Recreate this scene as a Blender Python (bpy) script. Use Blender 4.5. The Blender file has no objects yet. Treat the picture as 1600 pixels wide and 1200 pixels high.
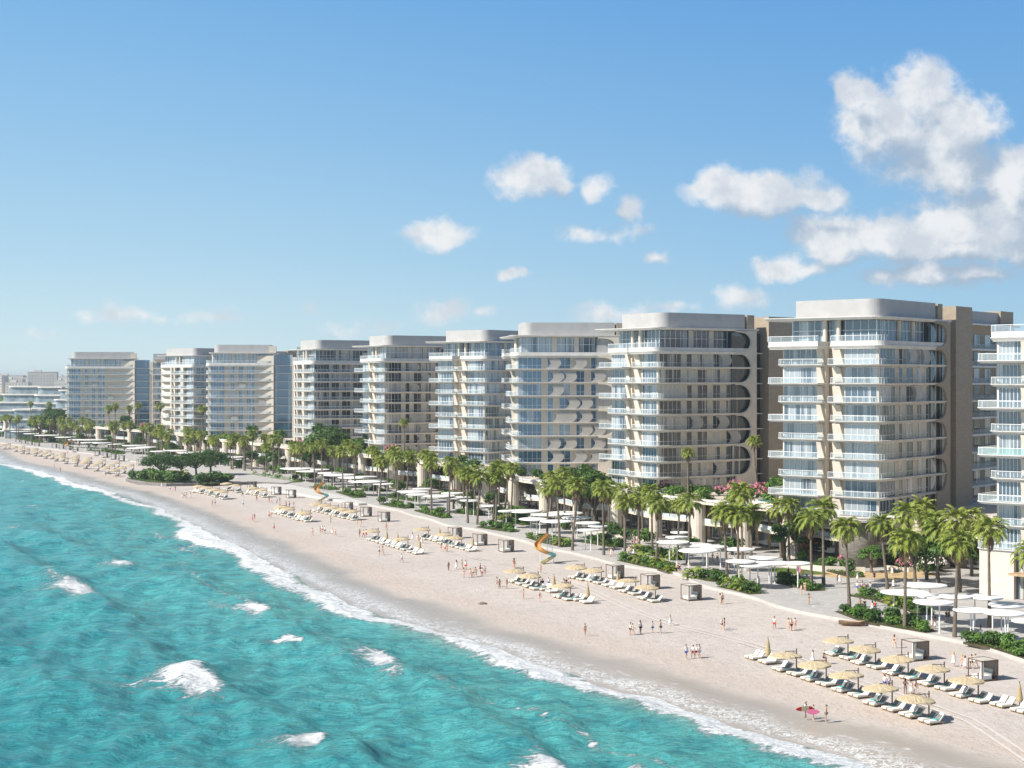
import bpy, math, random
import numpy as np
from mathutils import Vector, Matrix
random.seed(7); np.random.seed(7)
R = math.radians
scn = bpy.context.scene
COL = scn.collection

# ------------------------------------------------------------------ camera, sky, sun, exposure
HC, F, HZ = 36.0, 2400.0, 593.0          # camera height, focal length and horizon row of a 1600 px wide photograph
cam = bpy.data.cameras.new('camera'); camo = bpy.data.objects.new('camera', cam); COL.objects.link(camo)
camo.location = (0, 0, HC); camo.rotation_euler = (R(90), 0, 0)
cam.sensor_width = 36; cam.lens = F/1600*36; cam.shift_y = -(600-HZ)/1600
cam.clip_start = 1; cam.clip_end = 60000
scn.camera = camo
SUN_EL, SUN_AZ = 40, 246                  # azimuth clockwise from +Y
S = Vector((math.sin(R(SUN_AZ))*math.cos(R(SUN_EL)), math.cos(R(SUN_AZ))*math.cos(R(SUN_EL)), math.sin(R(SUN_EL))))
sl = bpy.data.lights.new('sun', 'SUN'); sl.energy = 5.0; sl.angle = R(0.5); sl.color = (1, .945, .86)
so = bpy.data.objects.new('sun', sl); COL.objects.link(so); so.rotation_euler = (-S).to_track_quat('-Z', 'Y').to_euler()
scn.view_settings.view_transform = 'Standard'; scn.view_settings.look = 'None'
scn.view_settings.exposure = 0.47; scn.view_settings.gamma = 1
scn.cycles.max_bounces = 6; scn.cycles.transparent_max_bounces = 16; scn.cycles.volume_bounces = 0

class NT:
    """small helper for writing node trees"""
    def __init__(s, tree): s.t = tree; s.n = tree.nodes; s.l = tree.links
    def new(s, typ, **kw):
        n = s.n.new(typ)
        for k, v in kw.items(): setattr(n, k, v)
        return n
    def link(s, a, b): s.l.new(a, b)
    def put(s, sock, v):
        if isinstance(v, bpy.types.NodeSocket): s.l.new(v, sock)
        else: sock.default_value = v
    def math(s, op, a, b=0.0, c=0.0, clamp=False):
        n = s.new('ShaderNodeMath', operation=op, use_clamp=clamp)
        s.put(n.inputs[0], a); s.put(n.inputs[1], b); s.put(n.inputs[2], c); return n.outputs[0]
    def vmath(s, op, a, b=None, out=0):
        n = s.new('ShaderNodeVectorMath', operation=op); s.put(n.inputs[0], a)
        if b is not None: s.put(n.inputs[1], b)
        return n.outputs[out]
    def mix(s, f, a, b, mode='MIX'):
        n = s.new('ShaderNodeMix', data_type='RGBA', blend_type=mode); s.put(n.inputs[0], f)
        s.put(n.inputs[6], a if isinstance(a, bpy.types.NodeSocket) else (*a[:3], 1))
        s.put(n.inputs[7], b if isinstance(b, bpy.types.NodeSocket) else (*b[:3], 1)); return n.outputs[2]
    def noise(s, vec, scale, detail=3, rough=.55, out=0, dist=0):
        n = s.new('ShaderNodeTexNoise'); s.put(n.inputs['Vector'], vec); n.inputs['Scale'].default_value = scale
        n.inputs['Detail'].default_value = detail; n.inputs['Roughness'].default_value = rough; n.inputs['Distortion'].default_value = dist
        return n.outputs[out]
    def smooth(s, v, lo, hi, a=0., b=1.):
        n = s.new('ShaderNodeMapRange', interpolation_type='SMOOTHSTEP'); s.put(n.inputs[0], v)
        n.inputs[1].default_value = lo; n.inputs[2].default_value = hi; n.inputs[3].default_value = a; n.inputs[4].default_value = b
        return n.outputs[0]

w = bpy.data.worlds.new('World'); scn.world = w; w.use_nodes = True
nt = NT(w.node_tree); w.node_tree.nodes.clear()
sky = nt.new('ShaderNodeTexSky', sky_type='NISHITA', sun_disc=False, sun_elevation=R(SUN_EL), sun_rotation=R(SUN_AZ),
             altitude=0, air_density=1.0, dust_density=.6, ozone_density=2.5)
tc = nt.new('ShaderNodeTexCoord'); sep = nt.new('ShaderNodeSeparateXYZ'); nt.link(tc.outputs['Generated'], sep.inputs[0])
yy = nt.math('MAXIMUM', sep.outputs[1], .08)
comb = nt.new('ShaderNodeCombineXYZ'); nt.link(nt.math('DIVIDE', sep.outputs[0], yy), comb.inputs[0]); nt.link(nt.math('DIVIDE', sep.outputs[2], yy), comb.inputs[1])
P0 = comb.outputs[0]
# cumulus banks over the land: centre, radii (in thousandths of the distance away), opacity
def bl(x, y, rx, ry, o=1.): return ((x-800)/F, (HZ-y)/F, rx/F, ry/F, o)
BLOBS = [bl(*b) for b in [
 (1385,200,80,62),(1440,140,58,48),(1490,195,82,70),(1335,140,34,36),(1335,195,36,30),(1490,262,110,52),(1585,282,75,52),(1560,330,90,44),
 (1120,295,62,24),(1195,303,88,40),(1275,314,58,20),(1300,372,70,40),(1385,362,85,36),(1470,362,95,46),(1565,372,85,44),(1500,394,150,20),
 (1220,410,44,24),(1262,418,46,14,.8),(1435,428,84,24,.9),(1380,428,42,20,.8),(1520,428,80,20,.8),
 (828,278,62,28),(878,292,30,16,.8),(935,291,28,20,.7),(985,328,18,18,.7),(935,362,80,16,.55),(682,364,62,24,.85),(800,427,24,10,.8),(1027,405,22,12,.5),
 (700,490,44,24,.55),(755,490,22,16,.5),(960,492,90,22,.55),(1160,468,46,22,.65),(1050,484,60,14,.4),(230,496,90,17,.45),(340,492,44,15,.45),
 (130,498,60,11,.35),(487,472,13,14,.4),(550,512,80,15,.35),(60,520,80,10,.25)]]
def cloud(p):
    q = nt.vmath('ADD', p, nt.vmath('MULTIPLY', nt.vmath('SUBTRACT', nt.noise(p, 26, 3, .55, out=1), (.5,.5,.5)), (.030,.024,0)))
    acc = None
    for cx, cy, rx, ry, o in BLOBS:
        d = nt.vmath('MULTIPLY', nt.vmath('SUBTRACT', q, (cx, cy, 0)), (1/rx, 1/ry, 0))
        v = nt.math('MULTIPLY', nt.math('SUBTRACT', 1.32, nt.vmath('LENGTH', d, out=1)), o)
        acc = v if acc is None else nt.math('SMOOTH_MAX', acc, v, .30)
    f = nt.math('SUBTRACT', nt.noise(p, 40, 10, .60), .5); pf = nt.math('ABSOLUTE', nt.math('SUBTRACT', nt.noise(p, 75, 5, .55), .5))
    return nt.math('ADD', acc, nt.math('ADD', nt.math('MULTIPLY', f, 1.25), nt.math('MULTIPLY', nt.math('SUBTRACT', .12, pf), .9)))
den = cloud(P0)
den2 = cloud(nt.vmath('ADD', P0, (-.013, .021, 0)))
alpha = nt.math('MULTIPLY', nt.smooth(den, .14, .82), .92)
lit = nt.smooth(nt.math('SUBTRACT', den, den2), -.62, .46)
lit = nt.math('MULTIPLY', lit, nt.smooth(nt.noise(P0, 30, 5, .62), .36, .60, .52, 1.))
ccol = nt.mix(lit, (2.9, 3.6, 4.5), (6.5, 6.55, 6.6))
# clear sky low over the land: pale at the horizon, deeper blue higher up and away from the sun
rp = nt.new('ShaderNodeValToRGB'); nt.link(nt.math('MULTIPLY', sep.outputs[2], 3.2), rp.inputs[0])
stops = [(0., (.66,.80,.84)), (.10, (.55,.74,.83)), (.25, (.42,.65,.83)), (.50, (.29,.535,.80)), (.80, (.185,.435,.765)), (1., (.15,.40,.74))]
while len(rp.color_ramp.elements) < len(stops): rp.color_ramp.elements.new(.5)
for e, (p_, c_) in zip(rp.color_ramp.elements, stops): e.position = p_; e.color = (*[x/.134 for x in c_], 1)
side = nt.smooth(nt.math('ADD', sep.outputs[0], nt.math('MULTIPLY', sep.outputs[2], .6)), -.35, .45)
low = nt.vmath('MULTIPLY', rp.outputs[0], nt.mix(side, (1.06,1.04,1.01), (.70,.82,.93))); 
skyc = nt.mix(nt.smooth(sep.outputs[2], .32, .60), low, nt.vmath('MULTIPLY', sky.outputs[0], (.60,.60,.60)))
full = nt.mix(alpha, skyc, ccol)
bg = nt.new('ShaderNodeBackground'); bg.inputs[1].default_value = .10; nt.link(full, bg.inputs[0])
wo = nt.new('ShaderNodeOutputWorld'); nt.link(bg.outputs[0], wo.inputs[0])

# ------------------------------------------------------------------ helpers
def G(px, py, z=0.):
    """point of the level z that the survey of the photograph puts at this column and row"""
    Y = F*(HC-z)/(py-HZ); return Vector(((px-800)*Y/F, Y, z))
def XYZ(px, Y, z=0.): return Vector(((px-800)*Y/F, Y, z))
def pxof(p): return 800+F*p[0]/max(p[1], 1.)
T = Vector((-math.sin(R(24)), math.cos(R(24)), 0)); N = Vector((math.cos(R(24)), math.sin(R(24)), 0))   # along the coast (away), inland
ROT_N = R(24)
def ab(p): return p[0]*T.x+p[1]*T.y, p[0]*N.x+p[1]*N.y
def mat(name, col, rough=.6, spec=.4, var=0., vscale=2., bump=0., bscale=8., metal=0., col2=None, trans=0., coord='Object'):
    m = bpy.data.materials.new(name); m.use_nodes = True; t = NT(m.node_tree); b = t.n['Principled BSDF']
    b.inputs['Roughness'].default_value = rough; b.inputs['Specular IOR Level'].default_value = spec; b.inputs['Metallic'].default_value = metal
    b.inputs['Base Color'].default_value = (*col, 1)
    c = t.new('ShaderNodeTexCoord').outputs[coord]
    if var or col2:
        nz = t.noise(c, vscale, 5, .6)
        if col2 is None: col2 = tuple(x*(1-var) for x in col); 
        t.link(t.mix(t.smooth(nz, .33, .67), col, col2), b.inputs['Base Color'])
    if bump:
        bn = t.new('ShaderNodeBump'); bn.inputs['Strength'].default_value = bump; bn.inputs['Distance'].default_value = .1
        t.link(t.noise(c, bscale, 4), bn.inputs['Height']); t.link(bn.outputs[0], b.inputs['Normal'])
    if trans:
        o = t.n['Material Output']; tb = t.new('ShaderNodeBsdfTransparent'); mx = t.new('ShaderNodeMixShader'); mx.inputs[0].default_value = trans
        t.link(b.outputs[0], mx.inputs[1]); t.link(tb.outputs[0], mx.inputs[2]); t.link(mx.outputs[0], o.inputs[0])
    return m

class MB:
    def __init__(s): s.v = []; s.f = []
    def quad(s, *p):
        i = len(s.v); s.v += [tuple(q) for q in p]; s.f.append(tuple(range(i, i+len(p)))); return s
    def box(s, x0, y0, z0, x1, y1, z1):
        i = len(s.v)
        s.v += [(x0,y0,z0),(x1,y0,z0),(x1,y1,z0),(x0,y1,z0),(x0,y0,z1),(x1,y0,z1),(x1,y1,z1),(x0,y1,z1)]
        s.f += [tuple(i+k for k in q) for q in ((3,2,1,0),(4,5,6,7),(0,1,5,4),(1,2,6,5),(2,3,7,6),(3,0,4,7))]; return s
    def prism(s, lo, hi, z0, z1):
        """outline lo at z0 joined to outline hi at z1 (same count)"""
        n = len(lo); i = len(s.v)
        s.v += [(p[0],p[1],z0) for p in lo]+[(p[0],p[1],z1) for p in hi]
        s.f.append(tuple(i+k for k in range(n-1,-1,-1))); s.f.append(tuple(i+n+k for k in range(n)))
        for k in range(n):
            k2 = (k+1)%n; s.f.append((i+k, i+k2, i+n+k2, i+n+k))
        return s
    def wall(s, prof, y0, y1):
        """outline in x,z pushed out from y0 to y1"""
        n = len(prof); i = len(s.v)
        s.v += [(p[0],y0,p[1]) for p in prof]+[(p[0],y1,p[1]) for p in prof]
        s.f.append(tuple(i+k for k in range(n))); s.f.append(tuple(i+n+k for k in range(n-1,-1,-1)))
        for k in range(n):
            k2 = (k+1)%n; s.f.append((i+k2, i+k, i+n+k, i+n+k2))
        return s
    def tube(s, pts, rad, seg=8, cap=True):
        pts = [Vector(p) for p in pts]; rad = rad if isinstance(rad, (list, tuple)) else [rad]*len(pts); base = len(s.v)
        for k, p in enumerate(pts):
            d = (pts[min(k+1,len(pts)-1)]-pts[max(k-1,0)]).normalized()
            a = d.cross(Vector((0,0,1)) if abs(d.z) < .9 else Vector((1,0,0))).normalized(); b = d.cross(a)
            for j in range(seg):
                an = 2*math.pi*j/seg; s.v.append(tuple(p+(a*math.cos(an)+b*math.sin(an))*rad[k]))
        for k in range(len(pts)-1):
            for j in range(seg):
                j2 = (j+1)%seg; s.f.append((base+k*seg+j, base+k*seg+j2, base+(k+1)*seg+j2, base+(k+1)*seg+j))
        if cap:
            s.f.append(tuple(base+j for j in range(seg-1,-1,-1))); e = base+(len(pts)-1)*seg; s.f.append(tuple(e+j for j in range(seg)))
        return s
    def mesh(s, name, m, smooth=False):
        me = bpy.data.meshes.new(name); me.from_pydata(s.v, [], s.f); me.materials.append(m)
        if smooth: me.polygons.foreach_set('use_smooth', [True]*len(me.polygons))
        me.update(); return me
    def build(s, name, m, parent=None, loc=(0,0,0), smooth=False):
        return link(name, s.mesh(name, m, smooth), parent, loc)
def link(name, me, parent=None, loc=(0,0,0)):
    o = bpy.data.objects.new(name, me); COL.objects.link(o); o.location = loc
    if parent is not None: o.parent = parent
    return o
THINGS = []
def tag(o, label, cat, group=None):
    o['label'] = label; o['category'] = cat
    if group: o['group'] = group
    THINGS.append(o); return o
def thing(name, loc, rz=0., label='', cat='', group=None):
    o = bpy.data.objects.new(name, None); COL.objects.link(o); o.location = loc; o.rotation_euler = (0,0,rz); o.empty_display_size = .5
    return tag(o, label, cat, group)
def structure(o, kind='structure'): o['kind'] = kind; return o
def dup(root, loc, rz=0., label='', group=None, scale=None):
    """a copy of a thing with copies of its parts and their sub-parts"""
    r = root.copy(); COL.objects.link(r); r.location = loc; r.rotation_euler = (0,0,rz)
    if scale: r.scale = scale if isinstance(scale, tuple) else (scale,)*3
    r['label'] = label
    if group: r['group'] = group
    for ch in list(root.children):
        c = ch.copy(); COL.objects.link(c); c.parent = r
        for g in list(ch.children):
            d = g.copy(); COL.objects.link(d); d.parent = c
    THINGS.append(r); return r
def setmat(o, m):
    o.material_slots[0].link = 'OBJECT'; o.material_slots[0].material = m
ONES = ['zeroth','first','second','third','fourth','fifth','sixth','seventh','eighth','ninth','tenth','eleventh','twelfth','thirteenth','fourteenth',
        'fifteenth','sixteenth','seventeenth','eighteenth','nineteenth']
TENS = {2:('twenty','twentieth'),3:('thirty','thirtieth'),4:('forty','fortieth'),5:('fifty','fiftieth'),6:('sixty','sixtieth'),7:('seventy','seventieth'),8:('eighty','eightieth'),9:('ninety','ninetieth')}
def ordw(n):
    if n < 20: return ONES[n]
    a, b = divmod(n, 10); return TENS[a][1] if b == 0 else TENS[a][0]+'-'+ONES[b]

# ------------------------------------------------------------------ materials
M = {}
M['white'] = mat('white_render', (.68,.655,.615), .55, .3, var=.12, vscale=.5)
M['cream'] = mat('cream_stone', (.66,.59,.495), .7, .3, var=.10, vscale=.5, bump=.15)
M['soffit'] = mat('pale_soffit', (.66,.62,.57), .7, .2, var=.05)
M['rail'] = mat('white_metal', (.82,.82,.80), .35, .5)
M['box'] = mat('white_cladding', (.43,.42,.41), .6, .3, var=.10, vscale=.4)
M['screen'] = mat('perforated_screen', (.56,.54,.50), .5, .3, trans=.48)
M['railglass'] = None
def brick(name, c1, c2, mort, sx):
    m = bpy.data.materials.new(name); m.use_nodes = True; t = NT(m.node_tree); b = t.n['Principled BSDF']; b.inputs['Roughness'].default_value = .8
    b.inputs['Specular IOR Level'].default_value = .2
    c = t.new('ShaderNodeTexCoord').outputs['Object']; sp = t.new('ShaderNodeSeparateXYZ'); t.link(c, sp.inputs[0])
    cb = t.new('ShaderNodeCombineXYZ'); t.link(t.math('ADD', sp.outputs[0], sp.outputs[1]), cb.inputs[0]); t.link(sp.outputs[2], cb.inputs[1])
    br = t.new('ShaderNodeTexBrick'); t.link(cb.outputs[0], br.inputs[0]); br.inputs['Scale'].default_value = sx
    br.inputs['Color1'].default_value = (*c1,1); br.inputs['Color2'].default_value = (*c2,1); br.inputs['Mortar'].default_value = (*mort,1)
    br.inputs['Mortar Size'].default_value = .015
    t.link(t.mix(t.smooth(t.noise(c, .35, 5), .3, .7, 0, .35), br.outputs[0], c2), b.inputs['Base Color'])
    return m
M['brick'] = brick('brown_brick', (.42,.35,.27), (.34,.28,.21), (.27,.23,.18), 1.1)
M['rough'] = brick('rough_dark_stone', (.17,.15,.13), (.30,.27,.23), (.10,.09,.08), .9)
def glassmat(name, dark, pale, bias, tint=(.35,.5,.62), stripe=.55):
    """window wall: rooms and curtains behind a reflecting pane"""
    m = bpy.data.materials.new(name); m.use_nodes = True; t = NT(m.node_tree); b = t.n['Principled BSDF']
    c = t.new('ShaderNodeTexCoord').outputs['Object']; g = t.new('ShaderNodeNewGeometry').outputs['Position']
    vec = t.vmath('MULTIPLY', c, (stripe, stripe, .02))
    rnd = t.new('ShaderNodeObjectInfo').outputs['Random']
    sh = t.new('ShaderNodeCombineXYZ'); t.link(t.math('MULTIPLY', rnd, 57.), sh.inputs[2]); t.link(t.math('MULTIPLY', rnd, 23.), sh.inputs[0])
    nz = t.noise(t.vmath('ADD', vec, sh.outputs[0]), 1., 2, .6)
    fold = t.noise(t.vmath('MULTIPLY', c, (7,7,.1)), 1., 1)
    k = t.smooth(t.math('ADD', nz, t.math('MULTIPLY', t.math('SUBTRACT', rnd, .5), .35)), bias-.05, bias+.09)
    pc = t.mix(fold, tuple(x*.75 for x in pale), pale)
    t.link(t.mix(k, dark, pc), b.inputs['Base Color'])
    b.inputs['Roughness'].default_value = .06; b.inputs['Specular IOR Level'].default_value = 1.; b.inputs['IOR'].default_value = 1.75
    b.inputs['Specular Tint'].default_value = (.85,.93,1,1)
    bn = t.new('ShaderNodeBump'); bn.inputs['Strength'].default_value = .05; t.link(t.noise(g, .35, 2), bn.inputs['Height']); t.link(bn.outputs[0], b.inputs['Normal'])
    return m
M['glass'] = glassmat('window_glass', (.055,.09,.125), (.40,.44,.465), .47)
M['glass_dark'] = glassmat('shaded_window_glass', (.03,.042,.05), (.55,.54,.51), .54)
M['glass_blue'] = glassmat('blue_window_glass', (.05,.13,.22), (.36,.43,.49), .58)
def railglass(name, tint, refl):
    m = bpy.data.materials.new(name); m.use_nodes = True; t = NT(m.node_tree); o = t.n['Material Output']; t.n.remove(t.n['Principled BSDF'])
    tr = t.new('ShaderNodeBsdfTransparent'); tr.inputs[0].default_value = (*tint,1)
    gl = t.new('ShaderNodeBsdfPrincipled'); gl.inputs['Base Color'].default_value = (.66,.72,.75,1); gl.inputs['Roughness'].default_value = .08
    fr = t.new('ShaderNodeFresnel'); fr.inputs[0].default_value = 1.5
    mx = t.new('ShaderNodeMixShader'); t.link(t.math('ADD', t.math('MULTIPLY', fr.outputs[0], .6), refl, clamp=True), mx.inputs[0])
    t.link(tr.outputs[0], mx.inputs[1]); t.link(gl.outputs[0], mx.inputs[2]); t.link(mx.outputs[0], o.inputs[0]); return m
M['railglass'] = railglass('balcony_glass', (.80,.89,.93), .17)
M['railteal'] = railglass('teal_balcony_glass', (.35,.80,.76), .32)
M['dark'] = mat('dark_recess', (.07,.065,.06), .7, .2)
M['wood'] = mat('brown_wood', (.20,.12,.075), .6, .3, var=.35, vscale=3)
M['tan'] = mat('warm_timber', (.50,.36,.22), .6, .3, var=.3, vscale=1.2)
M['bark'] = mat('palm_bark', (.22,.18,.14), .9, .1, var=.45, vscale=5, bump=.5)
M['canopy'] = mat('white_canopy', (.83,.82,.80), .5, .3, var=.04, vscale=.8)
M['thatch'] = mat('straw_thatch', (.68,.555,.36), .95, .1, var=.38, vscale=7, bump=.6, bscale=18)
M['strawclosed'] = mat('folded_straw', (.52,.40,.22), .95, .1, var=.4, vscale=9)
M['mattress'] = mat('ivory_mattress', (.78,.76,.69), .8, .2, var=.05)
M['grey_fabric'] = mat('grey_cushion', (.20,.22,.22), .9, .1, var=.1)
M['teal_fabric'] = mat('teal_towel', (.06,.42,.40), .9, .1)
M['gauze'] = mat('white_curtain', (.78,.75,.71), .9, .1, trans=.35)
M['lattice'] = mat('dark_slat_screen', (.085,.065,.055), .7, .2, trans=.25)
def leafmat(name, c1, c2, c3):
    m = bpy.data.materials.new(name); m.use_nodes = True; t = NT(m.node_tree); b = t.n['Principled BSDF']; b.inputs['Roughness'].default_value = .5
    b.inputs['Specular IOR Level'].default_value = .3
    c = t.new('ShaderNodeTexCoord').outputs['Object']; rnd = t.new('ShaderNodeObjectInfo').outputs['Random']
    nz = t.noise(c, 1.1, 3, .7); isl = t.new('ShaderNodeNewGeometry').outputs['Random Per Island']
    col = t.mix(t.smooth(nz, .35, .65), c1, c2); col = t.mix(t.smooth(t.math('ADD', t.math('MULTIPLY', isl, .8), t.math('MULTIPLY', rnd, .3)), .45, 1.), col, c3)
    t.link(col, b.inputs['Base Color'])
    o = t.n['Material Output']; tl = t.new('ShaderNodeBsdfTranslucent'); t.link(col, tl.inputs[0]); mx = t.new('ShaderNodeMixShader'); mx.inputs[0].default_value = .25
    t.link(b.outputs[0], mx.inputs[1]); t.link(tl.outputs[0], mx.inputs[2]); t.link(mx.outputs[0], o.inputs[0]); return m
M['palmleaf'] = leafmat('palm_frond', (.15,.22,.035), (.24,.30,.05), (.38,.40,.09))
M['deadleaf'] = leafmat('dead_frond', (.23,.155,.085), (.30,.21,.12), (.36,.27,.17))
M['leaf'] = leafmat('broad_leaf', (.035,.085,.018), (.07,.15,.03), (.13,.22,.05))
M['leaf2'] = leafmat('bright_leaf', (.07,.16,.025), (.12,.24,.04), (.20,.32,.07))
M['pink'] = mat('pink_blossom', (.72,.25,.36), .7, .2, var=.3, vscale=3)
M['orange_fl'] = mat('orange_blossom', (.70,.30,.16), .7, .2, var=.3, vscale=3)
M['whitefl'] = mat('white_blossom', (.80,.72,.72), .7, .2)

# ------------------------------------------------------------------ coast line
SEA = -.6
shore_px = [(0,722),(60,736),(130,757),(190,772),(240,790),(300,816),(360,846),(420,876),(480,908),(540,938),(630,968),(700,992),(760,1010),(820,1028),(880,1046),
            (960,1074),(1050,1100),(1130,1124),(1200,1146),(1319,1180),(1420,1208)]
edge_px = [(0,692),(57,699),(135,708),(225,724),(300,738),(380,748),(440,757),(470,765),(510,774),(572,787),(611,796),(700,820),(747,829),(794,839),(837,854),(875,859),(919,871),(1006,890),
           (1044,893),(1078,907),(1128,926),(1178,934),(1203,944),(1240,951),(1262,959),(1303,967),(1381,981),(1444,991),(1506,1003),(1553,1022),(1600,1036)]
def curve(pts, z, near, far, sway=0.):
    q = sorted(ab(G(x, y, z)) for x, y in pts)
    a = np.array([p[0] for p in q]); b = np.array([p[1] for p in q])
    a = np.concatenate([[a[0]-400], a, [a[-1]+300, a[-1]+9000]]); b = np.concatenate([[b[0]+near], b, [b[-1]+far[0], b[-1]+far[1]]])
    fa = np.arange(a[0], a[-1], 2.); fb = np.interp(fa, a, b); k = np.hanning(11); k /= k.sum()
    fb2 = np.convolve(np.pad(fb, 5, 'edge'), k, 'valid')+sway*(np.sin(fa*.21)+.6*np.sin(fa*.083+1)); return fa, fb2
SA, SB = curve(shore_px, SEA, 30, (10, -1500)); EA, EB = curve(edge_px, .2, 35, (-5, -1500), .55)
def shore(a): return np.interp(a, SA, SB)
def edge(a): return np.interp(a, EA, EB)

# ------------------------------------------------------------------ land: one sheet of sand and soil to the horizon
def gridmesh(name, V, nr, nc, m, keep=None, attrs=None):
    me = bpy.data.meshes.new(name); nv = nr*nc
    idx = np.arange(nv).reshape(nr, nc); q = np.stack([idx[:-1,:-1], idx[:-1,1:], idx[1:,1:], idx[1:,:-1]], -1).reshape(-1, 4)
    if keep is not None: q = q[keep[q].any(1)]
    me.vertices.add(nv); me.vertices.foreach_set('co', V.reshape(-1).astype(np.float32))
    nq = len(q); me.loops.add(nq*4); me.loops.foreach_set('vertex_index', q.reshape(-1).astype(np.int32))
    me.polygons.add(nq); me.polygons.foreach_set('loop_start', (np.arange(nq)*4).astype(np.int32)); me.polygons.foreach_set('loop_total', np.full(nq, 4, np.int32))
    me.update(calc_edges=True); me.validate(); me.polygons.foreach_set('use_smooth', [True]*len(me.polygons))
    for k, v in (attrs or {}).items():
        at = me.attributes.new(k, 'FLOAT', 'POINT'); at.data.foreach_set('value', v.reshape(-1).astype(np.float32))
    me.materials.append(m); me.update(); return me
def land_material():
    m = bpy.data.materials.new('beach_sand'); m.use_nodes = True; t = NT(m.node_tree); b = t.n['Principled BSDF']
    g = t.new('ShaderNodeNewGeometry').outputs['Position']; d = t.new('ShaderNodeAttribute', attribute_name='shore_dist').outputs['Fac']
    big = t.noise(g, .045, 4, .6); mid = t.noise(g, .5, 5, .65); fine = t.noise(g, 6, 4, .7)
    col = t.mix(t.smooth(big, .3, .7), (.575,.515,.465), (.51,.455,.41))
    col = t.mix(t.smooth(mid, .45, .8), col, (.43,.365,.32))
    col = t.mix(t.smooth(fine, .4, .8, 0, .5), col, (.68,.62,.57))
    wob = t.math('MULTIPLY', t.math('SUBTRACT', t.noise(g, .07, 3), .5), 9.)
    dd = t.math('ADD', d, wob)
    wet = t.smooth(dd, 6.5, 12.5, 1., 0.)
    # a drying strand line of darker shell sand above the wet band
    col = t.mix(t.math('MULTIPLY', t.smooth(dd, 9, 13), t.smooth(dd, 13, 22, .55, 0)), col, (.50,.41,.34))
    col = t.mix(wet, col, (.40,.35,.29)); 
    far = t.smooth(d, 260, 420)
    soil = t.mix(t.smooth(t.noise(g, .012, 4), .4, .6), (.16,.20,.09), (.45,.40,.32)); col = t.mix(far, col, soil)
    # lace of foam left by the last wave
    lace = t.noise(g, .8, 5, .7, dist=1.2); run = t.math('MULTIPLY', t.smooth(dd, -1, 1.), t.smooth(dd, 1.5, 5.5, 1, 0))
    fo = t.math('MULTIPLY', run, t.smooth(t.math('ABSOLUTE', t.math('SUBTRACT', lace, .5)), 0, .055, 1, 0))
    rim = t.math('MULTIPLY', t.smooth(dd, 4.6, 5.2), t.smooth(dd, 5.3, 5.7, 1, 0))
    fo = t.math('MAXIMUM', fo, t.math('MULTIPLY', rim, t.smooth(t.noise(g, .4, 5, .7), .5, .72, 0, .6)))
    col = t.mix(fo, col, (.85,.86,.85))
    t.link(col, b.inputs['Base Color']); t.link(t.math('SUBTRACT', .85, t.math('MULTIPLY', wet, .58)), b.inputs['Roughness']); b.inputs['Specular IOR Level'].default_value = .35
    bn = t.new('ShaderNodeBump'); bn.inputs['Distance'].default_value = .15; t.link(t.math('SUBTRACT', .95, t.math('MULTIPLY', wet, .85)), bn.inputs['Strength'])
    t.link(t.math('ADD', t.noise(g, 1.6, 5, .7), t.math('MULTIPLY', mid, 1.5)), bn.inputs['Height']); t.link(bn.outputs[0], b.inputs['Normal'])
    return m
A_ = np.concatenate([np.arange(-260, 1000, 2.), np.geomspace(1002, 9200, 60)])
D_ = np.array([-60,-25,-12,-6,-3,-1.5,0,1,2,3.5,5,6.5,8,10,12,14,17,20,24,30,38,50,70,100,160,260,420,900,2500,9000.])
aa, dd = np.meshgrid(A_, D_, indexing='ij'); bb = shore(aa)+dd
zz = np.interp(D_, [-60,-12,0,6,16,30,9000], [-5,-1.5,SEA,-.22,-.03,0,0])[None,:]+0*aa
zz = zz+np.where((dd > 8) & (dd < 110), .05*np.sin(aa*.5+2*np.sin(bb*.31))*np.sin(bb*.62+np.sin(aa*.23)), 0)
LV = np.stack([aa*T.x+bb*N.x, aa*T.y+bb*N.y, zz], -1)
o = link('beach_sand', gridmesh('beach_sand', LV, len(A_), len(D_), land_material(), attrs={'shore_dist': dd})); structure(o)

# ------------------------------------------------------------------ sea
tanx = np.linspace(-.80, .34, 330); Yr = [70.]
while Yr[-1] < 1100: Yr.append(Yr[-1]*1.0032+.05)
Yr = np.concatenate([Yr, np.geomspace(1130, 12000, 50)])
YY, TX = np.meshgrid(Yr, tanx, indexing='ij'); XX = YY*TX
a = XX*T.x+YY*T.y; b_ = XX*N.x+YY*N.y; d = shore(a)-b_               # metres seaward of the water's edge
def vnoise(x, y, seed):
    rs = np.random.RandomState(seed); g = rs.rand(256, 256); xi = np.floor(x).astype(int); yi = np.floor(y).astype(int); fx = x-xi; fy = y-yi
    fx = fx*fx*(3-2*fx); fy = fy*fy*(3-2*fy); g_ = lambda i, j: g[i % 256, j % 256]
    return (g_(xi,yi)*(1-fx)+g_(xi+1,yi)*fx)*(1-fy)+(g_(xi,yi+1)*(1-fx)+g_(xi+1,yi+1)*fx)*fy
spacing = np.maximum(YY*.0034, .3)
z = np.zeros_like(YY); rs = np.random.RandomState(3)
for k in range(26):
    L = 2.6*1.10**k; th = R(24+180)+rs.normal(0, .6); ph = rs.rand()*6.28; kx, ky = math.cos(th)*6.283/L, math.sin(th)*6.283/L
    wv = np.sin(kx*XX+ky*YY+ph+1.4*vnoise(XX/(L*3)+9*k, YY/(L*3), k)); wv = 1-2*np.abs(np.sin((kx*XX+ky*YY+ph)/2+1.6*vnoise(XX/(L*2.2)+9*k, YY/(L*2.2), k)))
    z += (.040*L**.30 if L < 9 else .0165*L**.62)*wv*np.clip((L/spacing-2)/3, 0, 1)
foam = np.zeros_like(YY)
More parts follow.
